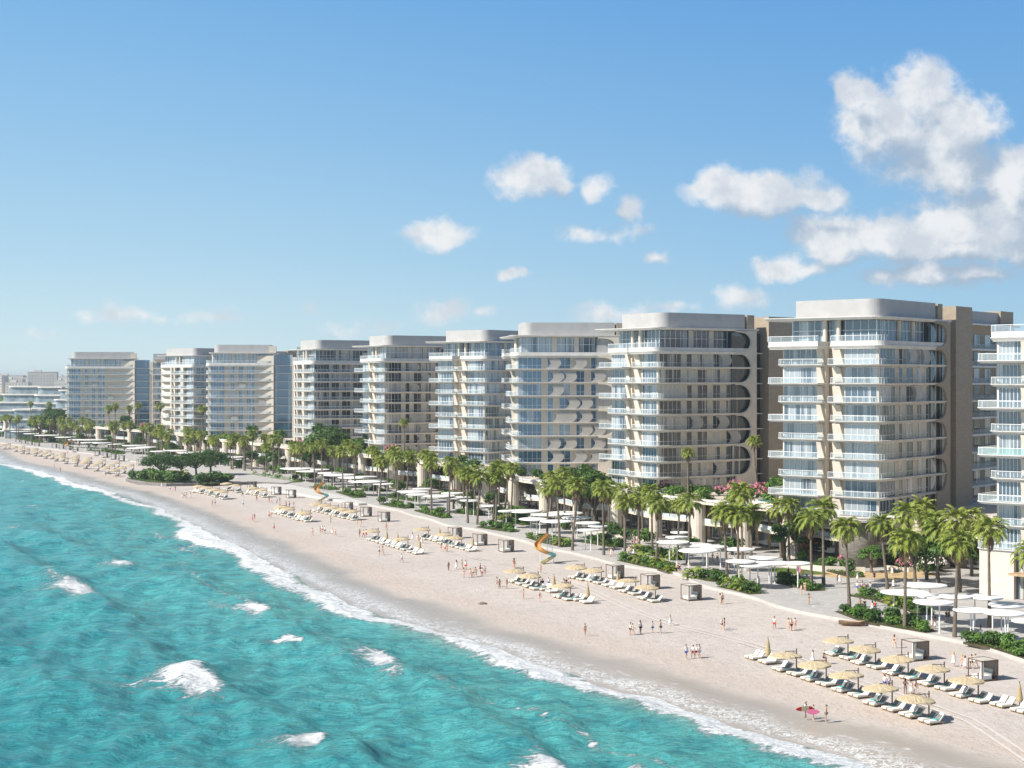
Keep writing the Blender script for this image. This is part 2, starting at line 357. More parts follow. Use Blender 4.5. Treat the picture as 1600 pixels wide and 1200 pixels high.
# long swell lines running parallel with the beach, broken by gaps
def crest(pts, amp, wid, seed):
    global z
    q = sorted(ab(G(x, y, SEA)) for x, y in pts); ca = [p[0] for p in q]; cb = [p[1] for p in q]
    bc = np.interp(a, ca, cb)+3*(vnoise(a/17, a*0+seed, seed)-.5); e = b_-bc
    m = np.clip(np.minimum((a-ca[0])/40+1, (ca[-1]-a)/40+1), 0, 1)*(.35+.9*vnoise(a/23., a*0+seed*3., seed+5))
    sh = np.where(e > 0, np.exp(-(e/(wid*.55))**2), np.exp(-(e/(wid*1.5))**2)); z += amp*m*sh
    return e
e1 = crest([(-150,800),(0,856),(105,912),(290,1056),(485,1150),(700,1260)], 1.7, 5.5, 11)
e2 = crest([(60,830),(195,878),(395,950),(455,998),(585,1026),(760,1110),(850,1196)], 1.3, 4.5, 12)
e3 = crest([(-300,900),(-100,960),(60,1040),(200,1130),(300,1230)], 1.3, 6, 13)
e4 = crest([(300,890),(520,990),(700,1060),(900,1130),(1050,1180)], .5, 4, 14)
z *= np.clip(d/14, .12, 1)
for (px, py, ln, wd, st) in [(122,915,13,2.4,.86),(200,876,9,2.0,.74),(312,1056,11,2.6,.88),(398,948,6,1.8,.84),(455,995,3.,1.3,.9),(592,1022,8,1.8,.74),(335,940,8,1.2,.5),(622,1042,6,1.3,.58),
                             (490,1150,4.2,1.6,.9),(855,1194,6,1.8,.8),(55,785,5,1.4,.68),(1010,1190,4,1.2,.7),(85,900,8,1.3,.55),(25,820,6,1.2,.55)]:
    ln *= 1.25; wd *= 1.4; st *= 1.04
    c = G(px, py, SEA+.6); ca, cb = ab(c); da = (a-ca)/ln; bow = .9*np.sin(da*2.2+px)+2.2*da*np.abs(da); e = b_-cb-bow
    core = st*np.exp(-(da**2)*1.1-np.where(e > 0, (e/(wd*.8))**2, (e/(wd*1.6))**2)); trail = .66*st*np.exp(-((da-.12)**2)*1.5-np.where(e > 0, (e/wd)**2, (e/(wd*3.6))**2))
    foam = np.maximum(foam, 1.22*np.maximum(core, trail))
# the breaking edge: a bright roller with torn lace behind it
wob = 5.5*(vnoise(a/19, a*0+2, 21)-.5)+2.2*(vnoise(a/5.5, a*0+7, 22)-.5)
dw = d+wob; wide = 4.6+4.2*vnoise(a/31, a*0+4, 23)
edge_f = np.exp(-((dw-2.6)/(wide*.40))**2)*1.15+.55*np.exp(-((dw-1)/(wide*1.25))**2)+.50*np.exp(-((dw-9-4*vnoise(a/27, a*0+9, 33))/1.3)**2)*vnoise(a/16, a*0+3, 34)
lull = .55+.6*vnoise(a/44, a*0+12, 25)
foam = np.maximum(foam, edge_f*np.clip(lull, .5, 1.05)); z += .42*np.exp(-((dw-4.2)/1.7)**2)*np.clip(lull, .4, 1)
foam = np.maximum(foam, .60*np.exp(-((dw-17)/1.1)**2)*(vnoise(a/14, a*0+5, 24) > .62)*(d > 8))
SV = np.stack([XX, YY, SEA+z], -1)
def sea_material():
    m = bpy.data.materials.new('sea_water'); m.use_nodes = True; t = NT(m.node_tree); b = t.n['Principled BSDF']
    g = t.new('ShaderNodeNewGeometry').outputs['Position']; dd = t.new('ShaderNodeAttribute', attribute_name='shore_dist').outputs['Fac']
    fo = t.new('ShaderNodeAttribute', attribute_name='foam').outputs['Fac']
    rot = t.new('ShaderNodeMapping'); rot.inputs['Rotation'].default_value = (0,0,R(-10)); t.link(g, rot.inputs[0])
    st = t.vmath('MULTIPLY', rot.outputs[0], (.62, 1.1, 1))
    patch = t.noise(g, .018, 4, .6); streak = t.noise(st, .22, 5, .65)
    col = t.mix(t.smooth(dd, 3, 70), (.11,.48,.46), (.042,.35,.365))
    col = t.mix(t.smooth(dd, 45, 170), col, (.026,.285,.35))
    col = t.mix(t.smooth(patch, .42, .7, 0, .5), col, (.07,.40,.41))
    col = t.mix(t.smooth(streak, .47, .62, 0, .55), col, (.014,.21,.255))  # shade of the wave troughs painted into the water colour as dark streaks
    fine = t.noise(t.vmath('MULTIPLY', rot.outputs[0], (.55,1.15,1)), .75, 6, .7); col = t.mix(t.smooth(fine, .52, .68, 0, .48), col, (.008,.165,.205)); col = t.mix(t.smooth(fine, .46, .30, 0, .35), col, (.22,.58,.60))  # finer chop: dark troughs and bright highlights also put into the colour
    shal = t.smooth(dd, .0, 7, 1, 0); col = t.mix(t.math('MULTIPLY', shal, .8), col, (.44,.52,.45))
    r2 = t.new('ShaderNodeMapping'); r2.inputs['Rotation'].default_value = (0,0,R(-14)); t.link(g, r2.inputs[0])
    nz = t.noise(g, .9, 8, .75, dist=.5); nz2 = t.noise(t.vmath('MULTIPLY', r2.outputs[0], (.34,1.7,1)), .8, 6, .72, dist=.8)
    v = t.math('ADD', fo, t.math('ADD', t.math('MULTIPLY', t.math('SUBTRACT', nz, .5), 1.5), t.math('MULTIPLY', t.math('SUBTRACT', nz2, .5), 1.5)))
    k = t.smooth(v, .50, .80)
    col2 = t.mix(k, col, (.87,.89,.89)); t.link(col2, b.inputs['Base Color'])
    t.link(t.math('ADD', .13, t.math('MULTIPLY', k, .6)), b.inputs['Roughness']); b.inputs['Specular IOR Level'].default_value = .42; b.inputs['IOR'].default_value = 1.33
    h = t.math('ADD', t.math('MULTIPLY', t.noise(st, .95, 7, .66), 1.15), t.math('MULTIPLY', t.noise(st, .26, 3, .5), 1.9))
    h = t.math('ADD', h, t.math('MULTIPLY', k, .35))
    bn = t.new('ShaderNodeBump'); bn.inputs['Strength'].default_value = 1.; bn.inputs['Distance'].default_value = 1.1; t.link(h, bn.inputs['Height']); t.link(bn.outputs[0], b.inputs['Normal'])
    return m
o = link('sea', gridmesh('sea', SV, len(Yr), len(tanx), sea_material(), keep=(d > -10).reshape(-1), attrs={'shore_dist': d, 'foam': foam})); structure(o)

# ------------------------------------------------------------------ promenade, its pale border, planting soil
def strip(name, m, a0, a1, off0, off1, z, fn=edge, step=3., kerb=None):
    A = np.arange(a0, a1, step); mb = MB()
    L = [tuple(T*float(x)+N*float(fn(x)+off0)) for x in A]; Rr = [tuple(T*float(x)+N*float(fn(x)+off1)) for x in A]
    for i in range(len(A)-1):
        p = [(L[i][0],L[i][1],z),(L[i+1][0],L[i+1][1],z),(Rr[i+1][0],Rr[i+1][1],z),(Rr[i][0],Rr[i][1],z)]; mb.quad(p[3],p[2],p[1],p[0])
        if kerb is not None: mb.quad((*L[i][:2],kerb),(*L[i][:2],z),(*L[i+1][:2],z),(*L[i+1][:2],kerb))
    return structure(mb.build(name, m))
def paving():
    m = bpy.data.materials.new('grey_paving'); m.use_nodes = True; t = NT(m.node_tree); b = t.n['Principled BSDF']; b.inputs['Roughness'].default_value = .75
    g = t.new('ShaderNodeNewGeometry').outputs['Position']; rm = t.new('ShaderNodeMapping'); rm.inputs['Rotation'].default_value = (0,0,R(-24)); t.link(g, rm.inputs[0])
    br = t.new('ShaderNodeTexBrick'); t.link(rm.outputs[0], br.inputs[0]); br.inputs['Scale'].default_value = .9
    br.inputs['Color1'].default_value = (.47,.45,.43,1); br.inputs['Color2'].default_value = (.40,.385,.37,1); br.inputs['Mortar'].default_value = (.30,.29,.28,1); br.inputs['Mortar Size'].default_value = .02
    wv = t.noise(g, .05, 3); band = t.smooth(t.math('ABSOLUTE', t.math('SINE', t.math('MULTIPLY', wv, 60.))), .0, .28, 1, 0)
    t.link(t.mix(t.math('MULTIPLY', band, .7), t.mix(t.smooth(t.noise(g, .3, 5), .3, .7, 0, .4), br.outputs[0], (.52,.50,.47)), (.66,.63,.58)), b.inputs['Base Color']); return m
M['paving'] = paving(); M['border'] = mat('pale_kerb_stone', (.50,.475,.445), .8, .2, var=.12, vscale=.6, coord='Object')
M['soil'] = mat('planting_soil', (.10,.085,.05), .95, .1, var=.4, vscale=.8)
M['lawn'] = mat('lawn_grass', (.12,.17,.04), .9, .1, var=.35, vscale=.5)
M['ochre'] = mat('ochre_gravel', (.56,.42,.24), .9, .1, var=.2, vscale=1)
PZ = .45
strip('promenade', M['paving'], -250, 1000, 2.6, 90, PZ)
strip('promenade_border', M['border'], -250, 1000, 0, 2.6, PZ+.004, kerb=-.3)
M['track'] = mat('rolled_sand', (.68,.62,.57), .9, .1, var=.12, vscale=1.)
# wheel track rolled along the middle of the beach
trk = [ab(G(x, y)) for x, y in [(1600,1190),(1500,1128),(1400,1090),(1240,1030),(1150,1005),(1050,980),(930,930),(820,888),(700,866),(620,840)]]; trk.sort()
def trackline(off):
    mb = MB(); A = np.arange(trk[0][0], trk[-1][0], 2.); B = np.interp(A, [p[0] for p in trk], [p[1] for p in trk])+.5*np.sin(A*.11)
    for i in range(len(A)-1):
        q = [T*float(A[i+j])+N*float(B[i+j]+off+w_) for j, w_ in ((0,0),(0,.42),(1,.42),(1,0))]; mb.quad(*[(p.x,p.y,.058) for p in q])
    return mb
mb = trackline(0); m2 = trackline(1.3); mb.quad  # two ruts in one sheet
n0 = len(mb.v); mb.v += m2.v; mb.f += [tuple(i+n0 for i in f) for f in m2.f]
structure(mb.build('sand_track', M['track']))

# ------------------------------------------------------------------ apartment towers
ZP, FH, NF, L1 = 10.0, 3.6, 9, 28.0
ZT = ZP+FH*NF                                            # terrace under the penthouse
CACHE = {}
def cached(key, fn):
    if key not in CACHE: CACHE[key] = fn()
    return CACHE[key]
def arc(cx, cy, r, a0, a1, n=6): return [(cx+r*math.cos(R(a0+(a1-a0)*i/n)), cy+r*math.sin(R(a0+(a1-a0)*i/n))) for i in range(n+1)]
def offset(poly, d):
    n = len(poly); out = []
    for i in range(n):
        p0, p, p1 = Vector(poly[i-1]).to_2d(), Vector(poly[i]).to_2d(), Vector(poly[(i+1)%n]).to_2d()
        e0 = (p-p0).normalized(); e1 = (p1-p).normalized(); n0 = Vector((-e0.y, e0.x)); n1 = Vector((-e1.y, e1.x)); k = (n0+n1)
        k = k/max(k.length_squared, .5)*2*.5 if k.length > .1 else n0
        out.append((p.x+k.x*d, p.y+k.y*d))
    return out
def outline(kind, big, W, ro, extra=0.):
    """slab edge seen from above, counter-clockwise; x runs inland along the flank, y along the sea front (0 at the near corner)"""
    if kind == 'arch':
        oR, oL, lo = (2.6, 1.4, 1.0) if big else (1.5, 3.0, 2.4)
        rc = W*.50; y1 = rc-.9; y2 = rc+.9
        return ([(9., W+lo)]+[(1.2-oL, W+lo), (-oL, W+lo-1.2)]+[(-oL, y2), (.9, y2-.1), (.9, y1+.1), (-oR, y1)]
                +arc(-oR+2.4, -ro+2.4, 2.4, 180, 270, 6)+[(L1, -ro), (L1, 2.), (9., 2.)])
    lo = 1.6
    return ([(8., W+lo)]+arc(3.4, W+lo-5.2, 5.2, 90, 180, 8)+[(-1.8, 2.0)]+arc(.2, -ro+2., 2., 180, 270, 5)+[(L1, -ro), (L1, 2.), (8., 2.)])
def rail_paths(kind, big, W, ro):
    p = outline(kind, big, W, ro)
    if kind == 'arch': return [[(9., p[0][1])]+p[1:4], p[6:14]]
    return [p[1:-2]]
def inward(path, d=.18):
    out = []
    for i, q in enumerate(path):
        q0 = Vector(path[max(i-1,0)]); q1 = Vector(path[min(i+1,len(path)-1)]); e = (q1-q0).normalized(); out.append((q[0]-e.y*d, q[1]+e.x*d))
    return out
def rail_meshes(kind, big, W, ro):
    out = []
    for path in rail_paths(kind, big, W, ro):
        g, h = MB(), MB(); path = inward(path)
        for i in range(len(path)-1):
            (x0,y0),(x1,y1) = path[i], path[i+1]; ln = math.hypot(x1-x0, y1-y0)
            g.quad((x0,y0,.14),(x1,y1,.14),(x1,y1,1.12),(x0,y0,1.12))
            ux, uy = (x1-x0)/ln, (y1-y0)/ln; nx, ny = -uy*.05, ux*.05
            q = [(x0-nx,y0-ny),(x1-nx,y1-ny),(x1+nx,y1+ny),(x0+nx,y0+ny)]; h.prism(q, q, 1.13, 1.21)
            for k in range(int(ln/2.4)+1):
                cx, cy = x0+ux*min(k*2.4, ln), y0+uy*min(k*2.4, ln); h.box(cx-.025,cy-.025,.12,cx+.025,cy+.025,1.13)
        out.append((g.mesh('railing', M['railglass']), h.mesh('handrail', M['rail'])))
    return out
def pane_mesh(face, u0, u1, h, bays, matn):
    """window in the plane of the sea front (face 'f', along y) or of the flank (face 'r', along x)"""
    p, f = MB(), MB(); t = .05; wd = .07
    def bx(mb, a0, a1, z0, z1, pr):
        if face == 'f': mb.box(-pr, a0, z0, .2, a1, z1)
        else: mb.box(a0, -pr, z0, a1, .2, z1)
    bx(p, u0, u1, .16, h, t)
    for k in range(bays+1):
        c = u0+(u1-u0)*k/bays; bx(f, c-wd/2, c+wd/2, .16, h, t+.06)
    bx(f, u0, u1, h-.09, h, t+.05); bx(f, u0, u1, h*.33-.03, h*.33+.03, t+.045)
    return p.mesh('window', M[matn]), f.mesh('window_frame', M['rail'])
def screen_mesh(x0, wd, bow, h):
    n = 8; prof = []
    for i in range(n+1): t = i/n; prof.append((x0+bow*math.sin(math.pi*t), .1+h*t))
    for i in range(n, -1, -1): t = i/n; prof.append((x0+wd+bow*math.sin(math.pi*t), .1+h*t))
    return MB().wall(prof, -.05, .05).mesh('sunscreen', M['screen'])
TOWERS = []
def tower(px, s, theta, W, kind, seed, label, screens=.22, Ltot=66., L=28.0, end='arch', dx=0., gm=('glass','glass_dark'), refs=None, scr_lo=9., pent=True):
    global L1
    L1 = L; rnd = random.Random(seed); Y = F/s; P = XYZ(px, Y, 0.)
    root = thing('apartment_tower', P, R(90-theta), label, 'tower', 'apartment towers along the beach'); TOWERS.append((root, P, refs))
    ro = 1.7; K = (kind, round(W,1), L)
    part = lambda name, mb, m, loc=(0,0,0), **k: mb.build(name, M[m], root, loc, **k)
    # body of the tower behind the windows, with the brown slot in the sea front
    rc = W*.5
    zb = ZP-.35
    c = MB().box(.0, 0, zb, L1, rc-.9, ZT) if kind == 'arch' else MB().box(0,0,zb,L1,W,ZT)
    if kind == 'arch': c.box(0, rc+.9, zb, L1, W, ZT)
    part('wall', c, 'cream')
    if kind == 'arch':
        n = 24; pr = []
        part('recess_wall', MB().box(1.4, rc-.88, ZP-.3, 3., rc+.88, ZT-.3), 'brick')
    for k in range(NF+1):
        big = k % 2 == seed % 2; z = ZP+FH*k
        def mk(big=big, k=k):
            top = outline(kind, big, W, ro); mb = MB(); th = .55 if k == NF else .30
            lo = offset(top, .75 if kind == 'arch' else .25); mb.prism(offset(lo, .02), lo, -th, -th+.06); mb.prism(lo, top, -th+.06, .02); mb.prism(top, top, .02, .13)
            if k == NF: 
                top2 = offset(top, .30); mb.prism(top2, top2, .13, .95)
            return mb.mesh('balcony_slab', M['white'])
        link('balcony_slab', cached((K,'slab',big,k == NF), mk), root, (0,0,z))
        up = .8 if k == NF else 0
        for g, h in cached((K,'rail',big), lambda big=big: rail_meshes(kind, big, W, ro)): r_ = link('railing', g, root, (0,0,z+up)); link('handrail', h, r_)
        if k < NF:
            hh = FH-.42
            if kind == 'arch':
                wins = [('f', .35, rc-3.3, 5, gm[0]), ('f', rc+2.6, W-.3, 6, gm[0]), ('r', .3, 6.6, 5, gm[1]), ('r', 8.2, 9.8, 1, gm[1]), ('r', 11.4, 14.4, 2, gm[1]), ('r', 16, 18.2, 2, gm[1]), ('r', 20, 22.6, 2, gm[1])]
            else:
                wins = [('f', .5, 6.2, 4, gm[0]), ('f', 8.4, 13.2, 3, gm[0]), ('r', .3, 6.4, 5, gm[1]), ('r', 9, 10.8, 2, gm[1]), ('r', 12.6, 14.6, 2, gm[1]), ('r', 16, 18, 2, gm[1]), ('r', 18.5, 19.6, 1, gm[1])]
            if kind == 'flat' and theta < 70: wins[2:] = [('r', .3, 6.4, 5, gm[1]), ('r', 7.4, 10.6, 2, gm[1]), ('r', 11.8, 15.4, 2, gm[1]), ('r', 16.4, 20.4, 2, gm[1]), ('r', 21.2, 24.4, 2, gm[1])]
            for wi in wins:
                p_, f_ = cached((K,)+wi, lambda wi=wi: pane_mesh(wi[0], wi[1], wi[2], hh, wi[3], wi[4]))
                wo_ = link('window', p_, root, (0,0,z)); link('window_frame', f_, wo_)
            for s_ in range(4):
                if rnd.random() < screens:
                    x0 = scr_lo+s_*3.5+rnd.choice((-.8,0,.8)); link('sunscreen', cached((K,'scr',round(x0,1)), lambda x0=x0: screen_mesh(x0, 2.9, 1.25, FH-.55)), root, (0,-ro+.55,z))
    # sloping blades beside the front windows, cream piers
    for y0, y1 in (((rc-3.1, rc-1.0), (rc+1.0, rc+2.4)) if kind == 'arch' else ((6.4,7.1),(7.6,8.2),(13.4,14.1),(16.2,16.9))):
        pm = MB()
        for k in range(NF):
            z = ZP+FH*k
            if kind == 'arch':
                q = [(-.35,y0),(-.35,y1),(.1,y1),(.1,y0)]; q2 = [(-1.0,y0+.5),(-1.0,y1),(.1,y1),(.1,y0+.5)]; pm.prism(q[::-1], q2[::-1], z+.14, z+FH-.45)
            else:
                q = [(-1.3,y0),(-.5,y0),(-.5,y1),(-1.3,y1)]; q2 = [(-1.7,y0-.25),(-.4,y0-.25),(-.4,y1+.25),(-1.7,y1+.25)]; pm.prism(q, q2, z+.14, z+FH-.45)
        part('front_pier', pm, 'cream')
    # end of the flank: stacked D-shaped cut-outs two storeys high, or a plain stone return
    if end == 'arch':
        x1, xo, xi = L1, L1-6.2, L1-1.6; prof = [(x1, ZP-.3), (x1, ZT+5.0), (xo, ZT+5.0)]
        levels = [(ZT+.2, ZT+4.7)]+[(ZT-FH*2*(i+1)+.1, ZT-FH*2*i-.45) for i in range(5) if ZT-FH*2*(i+1) > ZP-2]
        for z0, z1 in levels:
            prof.append((xo, z1)); n = 14
            for i in range(n+1):
                t = i/n; an = math.pi/2-math.pi*t; prof.append((xo+(xi-xo)*max(0, math.cos(an))**.62, (z0+z1)/2+(z1-z0)/2*math.sin(an)))
            prof.append((xo, z0))
        prof.append((xo, ZP-.3)); part('arch_wall', MB().wall(prof, -ro-.03, -ro+.5), 'brick' if theta < 50 else 'cream')
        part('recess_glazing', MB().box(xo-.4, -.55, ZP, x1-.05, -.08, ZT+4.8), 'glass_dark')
    else:
        e = MB()
        for k in range(NF+1):
            z = ZP+FH*k; q = [(L1-7.4,-.1),(L1+.02,-ro-.05),(L1+.02,.3),(L1-7.4,.3)]; e.prism(q, q, z+.14, z+FH-.47+(1.0 if k == NF else 0))
        part('end_wall', e, 'cream')
    # penthouse, its roof and the plant screen on top
    pw = W-1.5
    keep_ = part
    if not pent: part = lambda *a_, **k_: None
    part('penthouse_glazing', MB().box(1.2, 1.0, ZT+.1, L1-.3, pw, ZT+4.95), 'glass')
    fr = MB()
    for i in range(12): y = 1+(pw-1)*i/11; fr.box(1.1, y-.05, ZT+.1, 1.2, y+.05, ZT+4.95)
    for i in range(14): x = 1.2+(L1-8)*i/13; fr.box(x-.05, .92, ZT+.1, x+.05, 1.0, ZT+4.95)
    fr.box(1.08,1.,ZT+3.0,1.2,pw,ZT+3.1); fr.box(1.2,.9,ZT+3.0,L1-7,1.,ZT+3.1); part('penthouse_frame', fr, 'rail')
    for y in (rc-1.7, rc+1.2): part('penthouse_column', MB().tube([(.4,y,ZT+.2),(.4,y,ZT+5.)], .42, 10), 'cream')
    for x in (9.5, 15.5): part('penthouse_pier', MB().box(x, .6, ZT+.1, x+1.3, 1.1, ZT+4.95), 'cream')
    ov = 2.2 if kind == 'arch' else .9
    rp = [(L1+1, -ro+.1), (L1+1, W), (10, W+ov), (-ov+1, W+ov+.6), (-ov-1.2, W+ov), (-ov+.2, rc), (-ov+.3, 1.0)]+arc(-ov+2.3, -ro+2.1, 2.0, 180, 270, 5)
    rp = rp[::1]; lo = offset(rp, .8); part('roof_slab', MB().prism(lo, rp, ZT+5.0, ZT+5.42).prism(rp, rp, ZT+5.42, ZT+5.55), 'white')
    bx = arc(4.2, 3.4, 2.6, 180, 270, 8)+[(L1-1.5, .8), (L1-1.5, W-2), (1.6, W-2)]
    bo = MB().prism(bx, bx, ZT+5.55, ZT+9.0); b2 = offset(bx, .25); bo.prism(b2, b2, ZT+9., ZT+9.02); part('plant_screen', bo, 'box', smooth=False)
    part = keep_
    # glazed notch, brick stair tower and the rear wing beyond
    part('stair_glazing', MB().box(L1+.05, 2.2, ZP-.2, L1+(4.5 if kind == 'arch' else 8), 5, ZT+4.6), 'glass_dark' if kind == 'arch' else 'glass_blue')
    sf = MB(); xe = L1+(4.5 if kind == 'arch' else 8)
    for k in range(NF+1): sf.box(L1+.1, 1.2, ZP+FH*k-.3, xe, 2.2, ZP+FH*k)
    part('stair_landing', sf, 'white')
    if kind == 'arch':
        part('stair_tower', MB().box(xe, -.9, 0, xe+8.0, 8, ZT+8.6).box(L1-1.0, .5, ZT+5.6, L1+1.2, 4, ZT+8.9), 'brick')
        xr = xe+8.0
    else:
        part('stair_tower', MB().box(L1-2, .0, ZT+5.6, L1+1, 3, ZT+8.4).box(xe, .6, 0, xe+2, 8, ZT+3.6), 'cream'); xr = xe+2.
    part('rear_wall', MB().box(xr, 1.6, 0, Ltot, W, ZT+5.), 'brick' if kind == 'arch' else 'cream')
    part('rear_plant_screen', MB().box(xr+.1, 1.2, ZT+5.4, Ltot-7, W-1, ZT+8.1), 'box'); part('rear_stair_tower', MB().box(Ltot-7, .6, ZT+5.41, Ltot, 7, ZT+8.5), 'brick')
    part('rear_roof_slab', MB().box(xr+.02, -.6, ZT+5.02, Ltot+1, W, ZT+5.38), 'white')
    for k in range(NF+1):
        z = ZP+FH*k
        link('rear_balcony_slab', cached((K,'rs',Ltot), lambda: MB().box(xr+.03, -.4, -.3, Ltot, 1.7, .1).mesh('rear_balcony_slab', M['white'])), root, (0,0,z))
        for x in np.arange(xr+1, Ltot-3, 5.6): link('rear_window', cached((K,'rw'), lambda: MB().box(0, 1.52, .16, 2.9, 1.9, FH-.45).mesh('rear_window', M['glass_dark'])), root, (float(x),0,z))
        def rr():
            p = MB().quad((xr+.1,-.3,.1),(Ltot,-.3,.1),(Ltot,-.3,1.1),(xr+.1,-.3,1.1)); return p.mesh('rear_railing', M['railglass'])
        link('rear_railing', cached((K,'rr',Ltot), rr), root, (0,0,z))
    return root
tZ = tower(1690, 10.5, 40, 13, 'arch', 1, 'sunlit tower cropped by the right edge with white balcony tips and one teal balcony', screens=.1, pent=False, refs='the right-cropped tower')
tA = tower(1373, 8.3, 40, 20.5, 'arch', 0, 'largest fully visible tower with brown brick stair core and stacked D-shaped wall openings', screens=.12, refs='the largest full tower')
tB = tower(1028, 6.85, 58, 18., 'arch', 1, 'tower with pink oleanders at its foot and two lone palms before its shaded flank', screens=.22, refs='the oleander-fronted tower')
tC = tower(808, 5.8, 86, 20., 'arch', 0, 'tower facing us squarely with rows of pale curved screens over blue glass', screens=.62, end='arch', gm=('glass','glass_blue'), refs='the curved-screen tower', scr_lo=8.5)
tD = tower(757, 5.07, 43, 20.5, 'arch', 0, 'tower with twin stacks of white pointed balconies just left of the curved-screen tower', screens=.3, refs='the twin-balcony-stack tower')
tE = tower(600, 4.5, 60, 17.5, 'arch', 1, 'tower with short rounded balconies and a single tall palm before its brownish flank', screens=.5, refs='the single-palm tower')
tF = tower(490, 4.03, 61, 20., 'flat', 0, 'tower with ivory balcony columns and dark streaked glass flank behind a large green tree', screens=.0, end='wall', gm=('glass','glass_dark'), refs='the streaked-glass tower')
tG = tower(328, 3.53, 85, 20., 'flat', 1, 'flat-fronted tower with blank cream end wall and a blue glass strip at its right', screens=.1, end='wall', gm=('glass','glass_blue'), Ltot=72., refs='the blank-ended flat tower')
tH = tower(302, 3.2, 43, 27., 'flat', 0, 'narrow cream tower wedged between two flat blue-windowed towers', screens=.0, end='wall', refs='the narrow cream tower')
tI = tower(107, 2.8, 80, 20., 'flat', 1, 'farthest tall tower at the left end of the row with a blue glass strip', screens=.1, end='wall', gm=('glass','glass_blue'), L=36., Ltot=84., refs='the farthest tower')
# one balcony of the cropped tower has teal glass
for tl in [c for c in tZ.children if c.name.startswith('railing')][8:10]: setmat(tl, M['railteal']); tl['label'] = 'teal glass railing'
# dark stone drum carrying the corner of the largest tower
dr = thing('stone_column', XYZ(1341, 293, 0), 0, 'dark rough stone column under the near corner of the largest full tower', 'column')
MB().tube([(0,0,-.2),(0,0,10.2)], 3.6, 20).build('shaft', M['rough'], dr, smooth=True); MB().tube([(-1.,-1,9.2),(-1,-1,9.6)], 4.6, 20).build('soffit', M['white'], dr)

# ------------------------------------------------------------------ podium buildings with pylons between the towers
lineP = [(122, 246), (60, 300), (36, 338), (4, 398), (-12, 458), (-46, 520), (-82, 585), (-128, 668), (-163, 742), (-232, 845), (-330, 985)]
PODNAMES = ['right-edge podium with timber terrace', 'podium between the cropped tower and the largest full tower', 'podium with rooftop pool beside the largest full tower', 'podium with arched cream opening below the curved-screen tower',
            'podium of cream pylons below the tower left of the curved screens', 'podium of tall white pylons before the single tall podium palm', 'two-storey cream podium with arches before the large round green tree',
            'long two-storey podium below the flat cream-ended tower', 'cream podium below the narrow cream tower', 'cream podium below the farthest tall tower', 'low podium at the far left']
def podium(i, p0, p1, nb):
    p0, p1 = Vector((*p0,0)), Vector((*p1,0)); d = p1-p0; ln = d.length; ang = math.atan2(d.y, d.x)
    root = thing('podium', p0, ang, PODNAMES[i+1], 'podium', 'podium buildings under the towers')
    # local x along the front towards the distance, local y to the left = seaward, so the building lies at negative y
    def B(name, m, *boxes):
        mb = MB()
        for b in boxes: mb.box(*b)
        return mb.build(name, M[m], root)
    B('deck', 'cream', (0,-48,9.3,ln-.03,1.2,10.)); B('parapet', 'white', (0,.9,10.,ln-.03,1.35,10.45))
    B('back_wall', 'tan', (0,-10,.3,ln-.03,-9.3,9.3)); B('side_wall', 'cream', (0,-44,.3,.6,-10,9.3))
    q = [(0,-8.8)]; 
    for k in range(25): t = k/24; q.append((ln*t, -.6-2.6*math.sin(math.pi*2.2*t+i)**2))
    q.append((ln,-8.8)); q = q[::-1]
    MB().prism(q, q, 4.6, 5.05).build('balcony_slab', M['cream'], root)
    gl = MB()
    for k in range(int(ln/4)):
        x = 1.2+k*4.; gl.box(x, -9.32, .5, x+3.0, -9.2, 4.2); gl.box(x, -9.32, 5.3, x+3.0, -9.2, 8.9)
    gl.build('shopfront_glazing', M['glass_dark'], root)
    rl = MB()
    for k in range(24):
        a_, b2 = q[::-1][k+1], q[::-1][k+2] if k+2 < 26 else q[::-1][k+1]; rl.quad((*a_,5.1),(*b2,5.1),(*b2,6.1),(*a_,6.1))
    rl.build('railing', M['railglass'], root)
    for k in range(nb):
        x = ln*(k+.5)/nb; py = MB().tube([(x,-.4,-.1),(x,-.4,9.3)], 1.5, 14)
        n = 8; prof = [(x+1., .2), (x+1., 9.3), (x+6.4, 9.3)]+[(x+1.2+5.2*(1-math.sin(R(90*j/n)))*1.0+.0, 9.3*math.cos(R(90*j/n))**.8*.98+.2) for j in range(1, n)]
        py.wall([(x+1.,.2),(x+3.0,.2)]+[(x+1.9+4.6*(j/n)**2.4+.6*(1-j/n), .2+9.1*j/n) for j in range(n+1)]+[(x+1.,9.3)], -1.6, -.6) ; py.build('pylon', M['cream'], root, smooth=False)
    return root
PODS = []
for i, nb in zip(range(len(lineP)-1), (2,3,4,2,3,3,5,5,5,5)): PODS.append(podium(i, lineP[i], lineP[i+1], nb))

